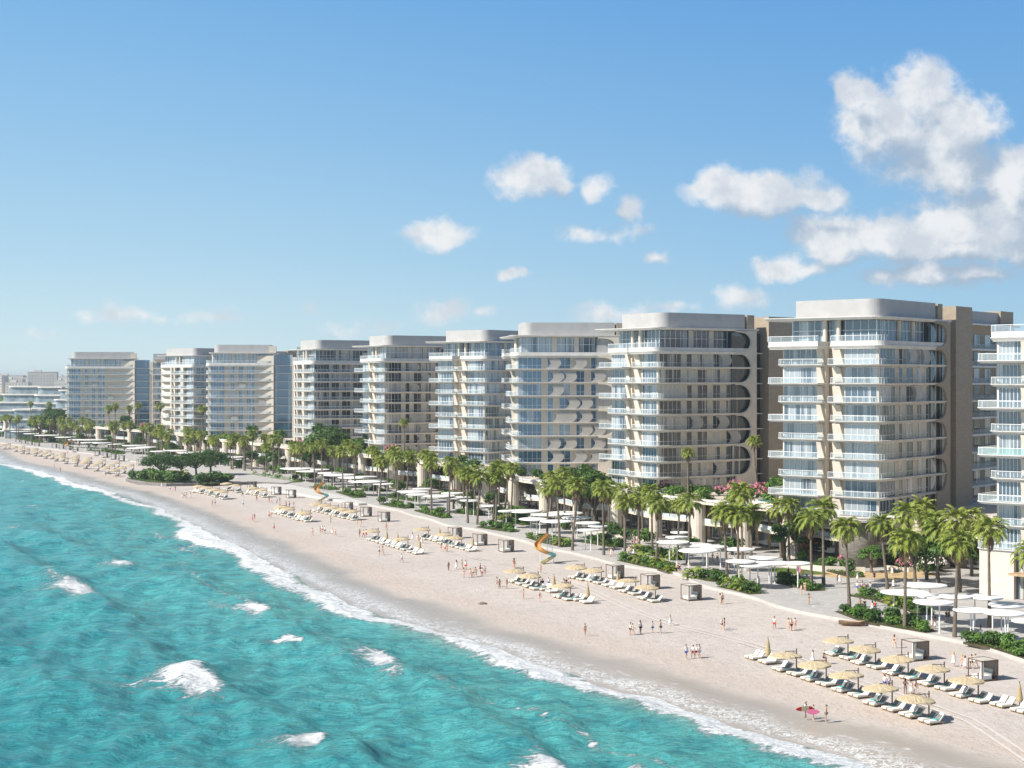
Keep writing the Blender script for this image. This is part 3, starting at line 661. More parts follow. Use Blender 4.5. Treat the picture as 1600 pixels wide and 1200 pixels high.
# entrance pavilion under the right-cropped tower, low garden walls under the largest tower
pv_ = thing('entrance_pavilion', G(1556,934,.4), R(-48), 'cream brick entrance pavilion with timber canopy below the right-cropped tower', 'pavilion')
MB().box(-3,0,-.3,3.2,9,9.4).build('wall', M['cream'], pv_); MB().box(3.25,.8,.1,9.5,1.,7.6).build('glazing', M['glass_dark'], pv_); MB().box(3.22,-1.8,4.1,10,3.,4.45).build('canopy', M['tan'], pv_); MB().box(-3.4,-.4,9.42,10,9.2,9.9).build('roof', M['white'], pv_)
for x in (5.3, 7.4): MB().box(x,.7,.1,x+.15,.79,7.6).build('mullion', M['wood'], pv_)
def low_wall(pts, label, h):
    q = [G(x, y, .45) for x, y in pts]; t_ = thing('garden_wall', q[0], 0, label, 'wall'); mb = MB(); L_, R_ = [], []
    for i, p in enumerate(q):
        d = (q[min(i+1,len(q)-1)]-q[max(i-1,0)]).normalized(); nn = Vector((-d.y, d.x, 0)); a_ = p-q[0]; L_.append((a_.x+nn.x*.3, a_.y+nn.y*.3)); R_.append((a_.x-nn.x*.3, a_.y-nn.y*.3))
    mb.prism(L_+R_[::-1], L_+R_[::-1], -.4, h); mb.build('masonry', M['cream'], t_)
low_wall([(1222,884),(1250,888),(1285,892),(1320,893),(1352,894)], 'long low curved cream garden wall under the largest full tower', .9)
low_wall([(1385,890),(1420,894),(1450,893),(1482,887)], 'low cream garden wall before the pink and white flowering bushes', .8)
low_wall([(905,832),(940,836),(985,843),(1010,845)], 'low cream garden wall before the oleander-fronted tower', .8)

# rooftop pool on the podium beside the largest tower
def on_line(i, u, off, z):
    p0, p1 = Vector((*lineP[i],0)), Vector((*lineP[i+1],0)); d = (p1-p0); n = Vector((d.y, -d.x, 0)).normalized(); q = p0+d*u+n*off; q.z = z; return q, math.atan2(d.y, d.x)
M['pool'] = mat('pool_water', (.05,.36,.42), .05, .5, var=.2, vscale=.4)
p, an = on_line(1, .32, 9, 10.0); po = thing('rooftop_pool', p, an, 'rooftop swimming pool with white rim on the podium by the largest full tower', 'pool')
ell = lambda rx, ry, n=28: [(rx*math.cos(2*math.pi*i/n)*(1+.12*math.sin(4*math.pi*i/n)), ry*math.sin(2*math.pi*i/n)) for i in range(n)]
MB().prism(ell(13,5.6), ell(13,5.6), 0, .5).build('rim', M['white'], po); MB().prism(ell(11.8,4.7), ell(11.8,4.7), .3, .508).build('water', M['pool'], po)

# ------------------------------------------------------------------ far terraces, tree belt and town
M['farwhite'] = mat('far_white_render', (.66,.62,.575), .8, .2, var=.1, vscale=.05); M['farglass'] = mat('far_glass', (.28,.36,.40), .2, .5, var=.45, vscale=.25)
TERR = ['stepped terrace block at the far left edge', 'middle stepped terrace block before the far town', 'stepped terrace block touching the farthest tall tower', 'low white villa below the stepped terrace blocks']
for i, (px0, px1, Y, top, nf) in enumerate([(-45,52,1010,604,6),(30,88,985,605,6),(62,112,960,610,5),(2,62,930,640,3)]):
    p0 = XYZ(px0, Y); x1 = (px1-px0)*Y/F; Ht = HC-(top-HZ)*Y/F; fh = Ht/nf
    t_ = thing('terraced_building', p0, R(-6), TERR[i], 'building', 'stepped terrace buildings in the distance')
    sl_, gl_, rw_ = MB(), MB(), MB()
    for k in range(nf):
        s0 = x1*.10*k*(1 if i != 1 else .6); e0 = x1*(1+.03*(nf-k))
        q = arc(s0+4, 3+k*2.2-1, 4, 180, 270, 4)+[(e0, -2+k*2.2), (e0, 34), (s0, 34)]
        sl_.prism(q, q, fh*(k+1)-.5, fh*(k+1)+.4); q2 = offset(q, 2.2); gl_.prism(q2, q2, fh*k+.4, fh*(k+1)-.5)
        for x in np.arange(s0+5, e0, 5.): rw_.box(x, k*2.2-.6, fh*k+.4, x+1.8, k*2.2+.4, fh*(k+1)-.5)
    sl_.build('floor_slab', M['farwhite'], t_); gl_.build('glazing', M['farglass'], t_); rw_.build('pier', M['farwhite'], t_)
fr_ = random.Random(5); far_spots = []
for k in range(34):
    Y = fr_.uniform(2300, 3600); px = -30+ k*4.6+fr_.uniform(-2, 2); wd = fr_.uniform(20, 60); ht = fr_.uniform(26, 43)+ (6 if 55 < px < 66 else 0)
    far_spots.append((px, Y, wd, ht))
for k, (px, Y, wd, ht) in enumerate(far_spots):
    mb = MB().box(-wd/2, 0, 0, wd/2, 22, ht).box(-wd*.3, 4, ht, -wd*.05, 14, ht+3.5).box(-wd/2-.3, -.3, ht, wd/2+.3, 22.3, ht+.6)
    b0 = thing('town_house', XYZ(px, Y), fr_.uniform(-.2,.2), '%s pale block %s on the horizon' % ('tall' if ht > 40 else 'low' if ht < 33 else 'mid-height', 'wider than high' if wd > 42 else 'narrow in shape'), 'building', 'town blocks on the horizon')
    mb.build('wall', M['farwhite'], b0)
    wn = MB()
    for fz in np.arange(3, ht-3, 4.2):
        for x in np.arange(-wd/2+2, wd/2-2, 4.5): wn.box(x, -.12, fz, x+1.5, .1, fz+1.5)
    wn.build('window', M['farglass'], b0)

# ------------------------------------------------------------------ labels: what a thing stands by
def near_tower(p):
    """the tower a thing stands before, seen across the beach"""
    return min(TOWERS, key=lambda t: abs(ab(t[1])[0]-ab(p)[0]))[2]
PENDING = []                                             # (object, base label) given ordinals at the end where two would read alike
def lab(o, text): o['label'] = text; PENDING.append(o); return o

# ------------------------------------------------------------------ palms
def frond(mb, base, az, up, ln, rnd, width=1.0, droop=1.0, twist=0.):
    """one fan of leaflets on an arching stalk"""
    n = 7; p = Vector(base); el = up; pts = []; d0 = Vector((math.cos(az), math.sin(az), 0))
    for k in range(n+1):
        pts.append(p.copy()); d = d0*math.cos(el)+Vector((0,0,1))*math.sin(el); p = p+d*(ln/n); el -= droop*(.09+.055*k)
    sd = Vector((-d0.y, d0.x, 0))
    for k in range(n):
        t = k/n
        if k < 2: w0 = .05; 
        mb.quad(pts[k]-sd*.035, pts[k]+sd*.035, pts[k+1]+sd*.03, pts[k+1]-sd*.03)
        if t < .22: continue
        for side in (-1, 1):
            for q in range(3):
                f = (k+q/3)/n; b = pts[k].lerp(pts[k+1], q/3); dirv = (pts[k+1]-pts[k]).normalized()
                L = width*(1.18-f*.62)*rnd.uniform(.8, 1.15); out = (sd*side*(1.0-.45*f)+dirv*(.55+.5*f)).normalized()
                mid = b+out*L*.55+Vector((0,0,.03-.10*L)); tip = b+out*L*.93+Vector((0,0,-.34*L*rnd.uniform(.6,1.4))); wv = dirv*.075
                mb.quad(b-wv, b+wv, mid+wv*1.0, mid-wv*1.0); mb.quad(mid-wv, mid+wv, tip+wv*.15, tip-wv*.15)
def palm_meshes(seed, nf=34, crown=2.9, lean=0.):
    rnd = random.Random(seed); c = MB(); sk = MB()
    for i in range(nf):
        t = i/nf; az = i*2.399+rnd.uniform(-.25,.25); up = R(82)-R(100)*t**.9+rnd.uniform(-.12,.12)
        frond(c, (math.cos(az)*.18, math.sin(az)*.18, .25-t*.5), az, up, crown*rnd.uniform(.78, 1.1)*(.85+.15*t), rnd, .95, rnd.uniform(.75,1.25))
    for i in range(20):
        az = i*2.399+rnd.uniform(-.3,.3); frond(sk, (math.cos(az)*.12, math.sin(az)*.12, -.45-rnd.random()*.6), az, R(-58)+rnd.uniform(-.25,.25), crown*rnd.uniform(.45,.75), rnd, .46, .6)
    return c.mesh('crown', M['palmleaf']), sk.mesh('dead_frond_skirt', M['deadleaf'])
PALM = [palm_meshes(s_, nf, cr) for s_, nf, cr in ((1,40,3.0),(2,44,2.8),(3,38,3.1),(4,42,2.7),(5,36,2.9))]
def palm_trunk(h, bend, rnd):
    mb = MB(); pts = []; rad = []; n = 14; az = rnd.uniform(0, 6.28)
    for k in range(n+1):
        t = k/n; off = bend*math.sin(t*math.pi*.5)**1.5; pts.append((math.cos(az)*(off-bend), math.sin(az)*(off-bend), h*t)); rad.append(.25-.085*t+.10*(1-t)**6+(.014 if k % 2 else -.010)+(.04 if t > .93 else 0))
    mb.tube(pts, rad, 9); return mb.mesh('trunk', M['bark'], smooth=False)
TRUNKS = {}
prnd = random.Random(11)
def palm(base, h, kind=None, size=1., place=''):
    """h: height of the crown's centre above the foot"""
    hq = round(h*2)/2; v = prnd.randrange(3)
    if (hq, v) not in TRUNKS: TRUNKS[(hq, v)] = palm_trunk(hq, (.15,.5,.9)[v], random.Random(int(hq*10)+v))
    root = thing('palm_tree', base, prnd.uniform(0, 6.28), '', 'palm', 'palms along the promenade')
    link('trunk', TRUNKS[(hq, v)], root); c, sk = PALM[prnd.randrange(5) if kind is None else kind]
    q = size*prnd.uniform(.92,1.08); a_ = link('crown', c, root, (0,0,hq)); a_.scale = (q,q,q*.95); b2 = link('dead_frond_skirt', sk, root, (0,0,hq)); b2.scale = (q,)*3
    hw = 'tall' if h > 13.2 else 'short' if h < 10.5 else 'mid-height'; ln = ('straight', 'slightly bent', 'leaning')[v]
    lab(root, '%s %s palm %s %s' % (hw, ln, place or 'before', near_tower(base))); return root
PALMS = [(1310,825,1322,950),(1264,810,1267,922),(1247,820,1245,875),(1290,795,1286,914),(1215,795,1217,872),(1375,820,1378,921),(1405,845,1415,981),(1412,803,1418,932),(1447,822,1449,888),
 (1458,815,1460,914),(1468,828,1467,917),(1488,850,1496,995),(1545,825,1545,980),(1493,815,1495,925),(1606,865,1614,990),(1432,797,1440,905),(1520,808,1518,900),
 (1126,802,1132,908),(1149,805,1153,910),(1150,768,1158,885),(1175,803,1174,880),(1102,784,1102,848),(1077,783,1078,882),(1041,770,1041,835),(1023,787,1028,880),(1014,771,1018,859),(1002,771,1002,836),
 (981,785,977,873),(948,765,942,868),(958,762,957,827),(915,757,913,802),(921,763,922,814),(934,775,937,817),(905,760,901,860),(870,757,871,855),(850,761,856,843),(825,751,825,793),(794,732,794,805),
 (776,745,776,820),(750,745,750,820),(727,742,730,817),(740,735,742,798),(762,738,764,796),(888,752,890,815),
 (696,722,703,808),(675,725,674,804),(656,716,656,756),(643,716,644,772),(619,714,621,786),(612,708,616,777),(595,722,597,783),(590,703,583,764),(576,714,576,751),(551,703,552,775),(546,706,548,748),(535,705,535,770),
 (520,700,522,737),(499,695,502,756),(485,699,489,759),(530,706,531,742),(560,709,561,745),(634,713,636,748),(667,719,666,750),(690,718,690,758),
 (394,679,395,737),(383,688,382,737),(365,685,364,735),(350,683,351,719),(333,673,333,707),(325,685,325,707),(310,683,309,707),(303,668,304,705),(292,676,295,707),(274,670,275,701),(255,668,254,701),(247,674,248,708),
 (222,667,222,695),(202,665,202,695),(193,668,194,695),(374,684,375,728),(318,677,318,703),
 (175,665,175,708),(179,667,180,694),(153,660,153,686),(132,656,129,695),(110,658,110,683),(93,655,94,692),(76,657,75,688),(70,658,71,677),(58,652,59,674),(34,649,33,672),(25,653,26,671),(14,648,14,671),(2,648,2,677),
 (120,654,121,678),(42,651,43,675),(83,653,83,676),(-12,648,-12,676),(142,657,142,684),(165,661,165,690)]
for (cx, cy, fx, fy) in PALMS:
    p = G(fx, fy, PZ); h = HC-(cy-HZ)*p.y/F-PZ
    palm(p, min(max(h, 7.5), 15.5), size=1.10 if fx > 1000 else 1.0)
for (px, cy, Y) in [(1075,708,345),(1178,690,338),(631,660,520),(48,630,930),(170,638,800),(180,635,805),(202,638,800),(216,634,790),(250,634,760),(77,632,905),(316,640,700)]:
    p = XYZ(px, Y, 10.); palm(p, HC-(cy-HZ)*Y/F-10., kind=1, size=.72 if Y < 600 else .95, place='on the podium deck by')

INNER = random.Random(31)
for i in range(1, len(lineP)-1):
    p0, p1 = Vector((*lineP[i],0)), Vector((*lineP[i+1],0)); nn = Vector((-(p1-p0).y, (p1-p0).x, 0)).normalized(); cnt = int((p1-p0).length/(9 if i < 5 else 7.5))
    for k in range(cnt):
        u = (k+INNER.uniform(.15,.85))/cnt; q = p0.lerp(p1, u)+nn*INNER.uniform(5, 17); q.z = PZ; palm(q, INNER.uniform(9.5, 13.5), size=.98, place='close to the podium of')

# ------------------------------------------------------------------ broadleaf trees, shrubs, ground cover
def leafcloud(mb, c, rad, n, rnd, sz, flat=.8):
    for _ in range(n):
        v = Vector((rnd.gauss(0,1), rnd.gauss(0,1), rnd.gauss(0,1))).normalized()*rnd.random()**.40; p = Vector(c)+Vector((v.x*rad, v.y*rad, v.z*rad*flat))
        nrm = (v+Vector((rnd.uniform(-.7,.7), rnd.uniform(-.7,.7), rnd.uniform(-.1,.9)))).normalized(); a_ = nrm.orthogonal().normalized(); b2 = nrm.cross(a_); th = rnd.random()*6.28
        a_, b2 = a_*math.cos(th)+b2*math.sin(th), b2*math.cos(th)-a_*math.sin(th); s_ = sz*rnd.uniform(.6,1.25); mb.quad(p-a_*s_, p+b2*s_*.5, p+a_*s_, p-b2*s_*.5)
def tree_mesh(seed, h, spread, clumps, m, leaves=170, sz=.30):
    rnd = random.Random(seed); tr, cr = MB(), MB(); th = h*.34
    tr.tube([(0,0,-.2),(.1,.05,th*.5),(.15,.1,th)], [.42,.30,.26], 9)
    for i in range(clumps):
        az = i*2.4+rnd.uniform(-.4,.4); r_ = spread*math.sqrt((i+.5)/clumps)*rnd.uniform(.8,1.05); zc = h*(.92-.34*(r_/spread)**2)*rnd.uniform(.86,1.05); c = (math.cos(az)*r_, math.sin(az)*r_, zc)
        if i % 2 == 0: tr.tube([(.15,.1,th*.95), (c[0]*.5, c[1]*.5, th+(zc-th)*.62), (c[0]*.92, c[1]*.92, zc-.2)], [.17,.10,.04], 6)
        leafcloud(cr, c, spread*.34*rnd.uniform(.75,1.2), leaves, rnd, sz, .72)
    return tr.mesh('trunk', M['bark']), cr.mesh('crown', M[m])
TREES = {'spread': tree_mesh(21, 8.5, 5.4, 26, 'leaf'), 'round': tree_mesh(22, 10.5, 4.6, 26, 'leaf', 200, .33), 'small': tree_mesh(23, 5.5, 2.6, 14, 'leaf2', 130, .24), 'brown': tree_mesh(24, 7, 3.2, 16, 'leaf', 150, .27)}
def tree(base, kind, sc, label, cat='tree', group=None):
    root = thing('broadleaf_tree', base, prnd.uniform(0, 6.28), label, cat, group); root.scale = (sc, sc, sc*(.78 if kind == 'spread' else 1.))
    link('trunk', TREES[kind][0], root); link('crown', TREES[kind][1], root); return root
tree(G(252,749,.8), 'spread', 1.35, 'large spreading dark tree at the seaward tip of the planted headland')
tree(G(283,745,.8), 'spread', 1.2, 'spreading dark tree second from the tip of the planted headland')
tree(G(307,744,.8), 'spread', 1.25, 'spreading dark tree third from the tip of the planted headland')
tree(G(330,742,.8), 'spread', 1.35, 'tall-crowned dark tree nearest the palms on the planted headland')
tree(XYZ(512,552,PZ), 'round', 1.92, 'largest round green tree covering the foot of the dark streaked glass flank')
tree(XYZ(563,548,PZ), 'round', 1.5, 'round green tree between the dark streaked flank and pointed white balconies')
tree(XYZ(485,556,PZ), 'round', 1.25, 'smaller round tree left of the largest round green tree')
tree(XYZ(312,690,PZ), 'brown', 1.9, 'olive green tree between two palms before the narrow cream tower')
tree(XYZ(395,640,10), 'brown', 1., 'brownish tree on the podium deck below the blank cream end wall')
tree(XYZ(437,600,10), 'small', 1.15, 'small wide tree on the two-storey cream podium with arches')
tree(G(267,714,PZ), 'small', 1.2, 'lone small round tree before the long two-storey podium')
tree(G(107,682,PZ), 'brown', .9, 'dark bushy tree between white canopies on the far promenade')
tree(G(120,681,PZ), 'brown', .8, 'lower bushy tree just right of the dark one on the far promenade')
tree(XYZ(85,880,PZ), 'round', 1.9, 'big dark tree beside the farthest tall tower and the stepped terraces'); tree(XYZ(63,890,PZ), 'brown', 2.2, 'wide dark tree before the middle stepped terrace block')
tree(XYZ(196,790,10), 'brown', 1.1, 'dark tree among podium palms by the farthest tall tower')
tree(XYZ(905,372,PZ), 'round', 1.45, 'bushy green tree behind palms left of the tower with oleanders'); tree(XYZ(930,368,PZ), 'round', 1.35, 'bushy green tree right beside its taller twin behind mid palms')
tree(XYZ(735,460,PZ), 'round', 1.15, 'dense green tree at the foot of the tower with twin balcony stacks'); tree(XYZ(672,500,PZ), 'brown', 1.6, 'brownish tree between pointed balconies and the shaded brownish flank')
tree(G(1362,895,PZ), 'small', .9, 'bright green round tree beside the dark rough stone column')
tree(XYZ(1500,262,PZ), 'round', 1.0, 'tall dark tree behind palms between the two nearest towers'); tree(XYZ(1430,268,PZ), 'round', .9, 'dark tree behind the pink bushes between the two nearest towers')
tree(XYZ(1214,322,10), 'small', 1.0, 'bright green tree on the podium corner by the rooftop pool')
# tree belt before the town
belt = MB(); br_ = random.Random(9)
for k in range(260):
    px = br_.uniform(-60, 118); Y = br_.uniform(1250, 1900); p = XYZ(px, Y); leafcloud(belt, (p.x, p.y, br_.uniform(5,14)), br_.uniform(6,11), 40, br_, 2.6, .7)
o = belt.build('tree_belt', M['leaf2']); o['kind'] = 'stuff'
# shrubs
def bush_mesh(seed, n, m, lump=6):
    rnd = random.Random(seed); mb = MB()
    for i in range(lump):
        an = i*2.4; leafcloud(mb, (math.cos(an)*.45*rnd.random()**.5, math.sin(an)*.45*rnd.random()**.5, .42+.35*rnd.random()), .45*rnd.uniform(.8,1.2), n//lump, rnd, .15, .85)
    return mb.mesh('foliage', M[m])
def fan_bush(seed):
    rnd = random.Random(seed); mb = MB()
    for i in range(16): frond(mb, (0,0,.2), i*2.399, R(70)-R(75)*i/16, 1.35*rnd.uniform(.8,1.1), rnd, .5, .9)
    return mb.mesh('foliage', M['palmleaf'])
BUSH = [bush_mesh(31, 420, 'leaf'), bush_mesh(32, 420, 'leaf2'), bush_mesh(33, 380, 'leaf'), bush_mesh(35, 400, 'leaf2'), fan_bush(36)]
BNAME = ['dark leafy shrub', 'bright leafy shrub', 'dark rounded shrub', 'bright rounded shrub', 'spiky fan-leaved shrub']
def flower_mesh(seed, m):
    rnd = random.Random(seed); mb = MB()
    for _ in range(70):
        v = Vector((rnd.gauss(0,1), rnd.gauss(0,1), abs(rnd.gauss(0,1))+.15)).normalized(); leafcloud(mb, (v.x*.8, v.y*.8, .55+v.z*.72), .10, 4, rnd, .085)
    return mb.mesh('blossom', M[m])
FLOW = {k: flower_mesh(40+i, k) for i, k in enumerate(('pink','orange_fl','whitefl'))}
BUSHES = []
def bush(*args): BUSHES.append(args)
def put_bush(p, sc, kind, place, hsc=1., flower=None):
    root = thing('shrub', p, prnd.uniform(0,6.28), '', 'shrub', 'shrubs in the planting beds'); root.scale = (sc, sc, sc*hsc); link('foliage', BUSH[kind], root)
    nm = BNAME[kind]
    if flower: link('blossom', FLOW[flower], root); nm = {'pink':'pink-flowering bush','orange_fl':'orange-flowering bush','whitefl':'white-flowering bush'}[flower]
    lab(root, '%s %s' % (nm, place))
cover = MB(); crn = random.Random(77)
soil_n = [0]
def bed(pts, width, place, n, z=PZ, sc=(1.1,2.), fan=.12):
    P_ = [G(x, y, z) for x, y in pts]; seg = [(P_[i+1]-P_[i]).length for i in range(len(P_)-1)]; tot = sum(seg)
    def at(t):
        q = t*tot
        for i, s_ in enumerate(seg):
            if q <= s_ or i == len(seg)-1: d = (P_[i+1]-P_[i]).normalized(); return P_[i]+d*q, Vector((d.y,-d.x,0))*(-1 if Vector((d.y,-d.x,0)).dot(N) < 0 else 1)
            q -= s_
    mb = MB(); K = 16; L_, R_ = [], []
    for k in range(K+1):
        p, nn = at(k/K); wv = width*(.55+.45*math.sin(math.pi*k/K)); L_.append(p-nn*.15); R_.append(p+nn*wv)
    ring = [(p.x,p.y) for p in L_]+[(p.x,p.y) for p in R_[::-1]]
    soil_n[0] += 1; structure(mb.prism(ring, ring, z-.2, z+.10+.004*(soil_n[0] % 5)).build('planting_bed', M['soil']))
    for k in range(n):
        t = (k+crn.uniform(.2,.8))/n; p, nn = at(t); wv = width*(.55+.45*math.sin(math.pi*t)); q = p+nn*crn.uniform(.15,.85)*wv; q.z = z+.08
        bush(q, crn.uniform(*sc), 4 if crn.random() < fan else crn.randrange(4), place, crn.uniform(.8,1.15))
    for k in range(int(tot*width*2.2)):
        t = crn.random(); p, nn = at(t); q = p+nn*crn.random()*width*(.55+.45*math.sin(math.pi*t)); leafcloud(cover, (q.x,q.y,z+.28), .30, 9, crn, .13, .7)
BEDS = [([(1306,956),(1345,971),(1400,981),(1447,989)], 4.2, 'in the seaward bed near the nearest palms', 13), ([(1325,931),(1365,938),(1400,948),(1436,961)], 4.5, 'in the inland bed behind the nearest palms', 10),
 ([(1506,1004),(1550,1013),(1603,1030)], 3.6, 'in the bed at the right edge of the sand', 11), ([(1079,902),(1105,908),(1132,911)], 4., 'in the left bed above the lone cabana', 6), ([(1121,917),(1145,922),(1172,929)], 3.8, 'in the seaward bed right of the lone cabana', 8),
 ([(1205,909),(1235,916),(1266,924)], 5, 'in the bed before the largest full tower', 8), ([(965,876),(1005,885),(1046,893)], 4.4, 'in the bed behind the paired cabanas', 12), ([(984,861),(1015,868),(1052,876)], 4, 'in the inland bed behind the paired cabanas', 8),
 ([(905,847),(930,851),(960,856)], 5, 'in the bed right of the orange slide canopies', 8), ([(984,838),(1014,841)], 4, 'in the bed before the oleander-fronted tower', 4), ([(822,840),(850,849),(879,855)], 5, 'in the bed behind the mid-beach slide', 8),
 ([(744,824),(770,828),(798,832)], 4.5, 'in the seaward bed left of the mid-beach slide', 7), ([(766,809),(790,815),(816,821)], 4.5, 'in the inland bed left of the mid-beach slide', 6), ([(593,788),(612,792),(633,795)], 6, 'in the bed by the leftmost mid cabanas', 6),
 ([(647,798),(668,804),(690,810)], 5, 'in the bed before the twin-balcony-stack tower', 7), ([(710,802),(748,806)], 5, 'in the bed before the curved-screen tower', 6), ([(600,777),(650,784)], 4, 'in the inland bed before the single tall podium palm', 5),
 ([(389,742),(420,748),(456,754)], 7, 'in the bed between the headland and the far slide', 9), ([(483,761),(515,766)], 6, 'in the bed behind the upper orange slide', 5), ([(525,769),(553,778)], 6, 'in the bed right of the upper slide', 5), ([(560,762),(590,768)], 5, 'under canopies by the upper slide', 4),
 ([(23,685),(57,692)], 8, 'in the far-left bed among white canopies', 4), ([(72,690),(105,695)], 8, 'in the bed by the distant small slide', 4), ([(135,704),(155,706)], 7, 'in the bed right of the distant small slide', 3), ([(159,703),(178,710)], 8, 'in the bed before the farthest tall tower', 3),
 ([(205,708),(240,712)], 7, 'in the bed left of the planted headland', 4), ([(248,708),(262,711)], 7, 'in the bed just behind the planted headland', 3), ([(1240,878),(1290,892),(1330,903)], 5, 'along the garden path left of the stone column', 6)]
for b in BEDS: bed(*b)
# planted headland with its curved sea wall
hl = [G(*q, 0) for q in ((196,752),(215,757),(260,760),(330,759),(400,757),(445,759))]; hb = [G(*q, 0) for q in ((470,752),(420,741),(360,736),(300,733),(240,731),(205,742))]
ring = [(p.x,p.y) for p in hl+hb]
structure(MB().prism(ring, ring, -.8, .78).build('headland_terrace', M['border']))
wl = MB()
for i in range(len(hl)-1):
    p, q = hl[i], hl[i+1]; d = (q-p).normalized(); nn = Vector((d.y,-d.x,0))
    c = [(p.x,p.y),(q.x,q.y),(q.x-nn.x*.7,q.y-nn.y*.7),(p.x-nn.x*.7,p.y-nn.y*.7)]; wl.prism(c, c, -.9, 1.0)
ww = thing('sea_wall', (0,0,0), 0, 'low curved grey stone sea wall round the planted headland', 'wall'); wl.build('masonry', mat('grey_sea_wall', (.30,.28,.26), .9, .2, var=.25, vscale=.5), ww)
bed([(199,748),(230,753),(262,755),(300,754),(352,752)], 13, 'in the hedge on the planted headland', 38, .8, (2.4,4.2), .04)
# gardens at the towers' feet and on the podium decks
for (px, py, z, sc, fl, pl) in [(1262,865,PZ,3.4,'orange_fl','under the largest full tower'),(1288,862,PZ,3.2,'orange_fl','under the largest full tower'),(1250,872,PZ,2.4,'orange_fl','under the largest full tower'),(1322,885,PZ,2.,'pink','left of the dark stone column'),
    (1425,885,PZ,2.6,'pink','between the two nearest towers'),(1448,898,PZ,2.9,'whitefl','between the two nearest towers'),(1392,882,PZ,2.4,'whitefl','between the two nearest towers'),(1412,892,PZ,1.9,'pink','between the two nearest towers'),(1465,893,PZ,2.2,'whitefl','between the two nearest towers'),
    (712,782,PZ,2.6,'pink','by the arched cream opening'),(770,800,PZ,2.6,'pink','by the arched cream opening'),(838,786,PZ,2.4,'pink','by the arched cream opening')]:
    bush(G(px, py, z), sc, crn.randrange(4), pl, 1., fl)
for (px, Y, sc, fl, kd) in [(1152,338,3.4,'pink',0),(1188,333,3.2,'pink',0),(1196,331,2.6,'pink',2),(1038,352,2.8,'pink',1),(1124,344,1.9,'pink',2),(1080,346,2.4,None,0),(1100,343,2.6,None,0),(1060,349,2.4,None,1),(1170,336,1.8,None,2),(1205,326,2.4,None,1),(612,528,3.2,'pink',0),(640,520,2.6,None,0),
    (700,492,3,None,1),(452,600,2.6,None,0),(470,592,2.4,'pink',1),(415,640,2.8,None,2),(345,690,3,None,0),(225,790,3.2,'pink',0),(208,795,3.,None,1),(240,780,2.8,None,2),(880,392,2.6,None,0),(900,390,2.4,None,1),(985,366,2.4,None,0)]:
    bush(XYZ(px, Y, 10.), sc, kd, 'on the podium deck by %s' % near_tower(XYZ(px, Y)), .9, fl)
GR = random.Random(41)
for i in range(1, len(lineP)-1):
    p0, p1 = Vector((*lineP[i],0)), Vector((*lineP[i+1],0)); nn = Vector((-(p1-p0).y, (p1-p0).x, 0)).normalized(); cnt = int((p1-p0).length/9)
    for k in range(cnt):
        q = p0.lerp(p1, (k+GR.uniform(.1,.9))/cnt)+nn*GR.uniform(3.5, 9); q.z = PZ
        if GR.random() < .30: tree(q, GR.choice(('small','brown','small')), GR.uniform(.8, 1.25), 'garden tree at the podium foot of %s' % near_tower(q), 'tree', 'garden trees at the podium feet')
        else: bush(q, GR.uniform(2.2, 3.8), GR.randrange(4), 'at the podium foot of %s' % near_tower(q))
    for k in range(int((p1-p0).length/8)):
        q = p0.lerp(p1, GR.random())-nn*GR.uniform(1.5, 4); q.z = 10.; bush(q, GR.uniform(1.6, 2.8), GR.randrange(4), 'on the podium deck by %s' % near_tower(q))
# the 300 shrubs that show largest are things; the small far rest is one mass of greenery
BUSHES.sort(key=lambda q_: -q_[1]/q_[0].y)
for q_ in BUSHES[:295]: put_bush(*q_)
for q_ in BUSHES[295:]: leafcloud(cover, (q_[0].x, q_[0].y, q_[0].z+q_[1]*.42), q_[1]*.8, 70, crn, .30, .75)
o = cover.build('ground_cover', M['leaf2']); o['kind'] = 'stuff'
def patch(name, pts, z, m):
    q = [(p.x, p.y) for p in (G(x, y, z) for x, y in pts)]; return structure(MB().prism(q, q, z-.1, z).build(name, M[m]))
patch('gravel_path', [(1230,893),(1300,902),(1420,905),(1470,898),(1440,893),(1330,893)], PZ+.03, 'ochre'); patch('garden_lawn', [(1205,886),(1260,890),(1300,897),(1250,898),(1200,893)], PZ+.05, 'lawn'); patch('garden_lawn', [(1380,886),(1460,886),(1480,893),(1400,893)], PZ+.06, 'lawn')
patch('garden_lawn', [(900,838),(940,842),(985,846),(950,848)], PZ+.05, 'lawn')

# ------------------------------------------------------------------ white disc canopies over the promenade
DISC = [(1445,914.5,64),(1415,925.7,72),(1456,931.5,46),(1458,941,60),(1537,932.5,60),(1492,932,50),(1519,953,58),(1573,945,60),(1568,957.5,64),(1602,970,44),
 (1058,839.5,38),(1052,847,52),(1085,851,56),(1115,854.5,44),(1156,858,46),(1091,860,62),(1193,871,45),(1157,877,46),(1208,879.5,58),(1178,883,50),(1247,880,42),
 (919,828,38),(834,811,48),(869,814.5,48),(884,801.5,56),(819,798.5,56),(919,817,40),(934,822,32),(856,804,50),(900,809,44),(1062,832,30),
 (645,768,48),(660,763.5,30),(653,772.5,35),(687,775,50),(707,770.5,36),(710,777.5,52),(734,782,32),(791,798.5,28),(766,790,30),
 (464,732,52),(500,733.5,30),(485,736,46),(515,739,40),(530,742,52),(555,746,52),(575,752,60),(572,745,36),(598,756,34),
 (276,704,42),(300,707,46),(318,710,42),(345,711,32),(363,714,42),(381,717,32),(210,696,38),(229,698.5,34),(217,700,38),(250,705,30),
 (144,687,44),(140,691.5,30),(105,683,38),(75,680,42),(36,674,38),(9,673,30),(160,692,30),(180,694,30),(55,677.5,36),(-12,671,34),(122,687,34)]
crnd = random.Random(4)
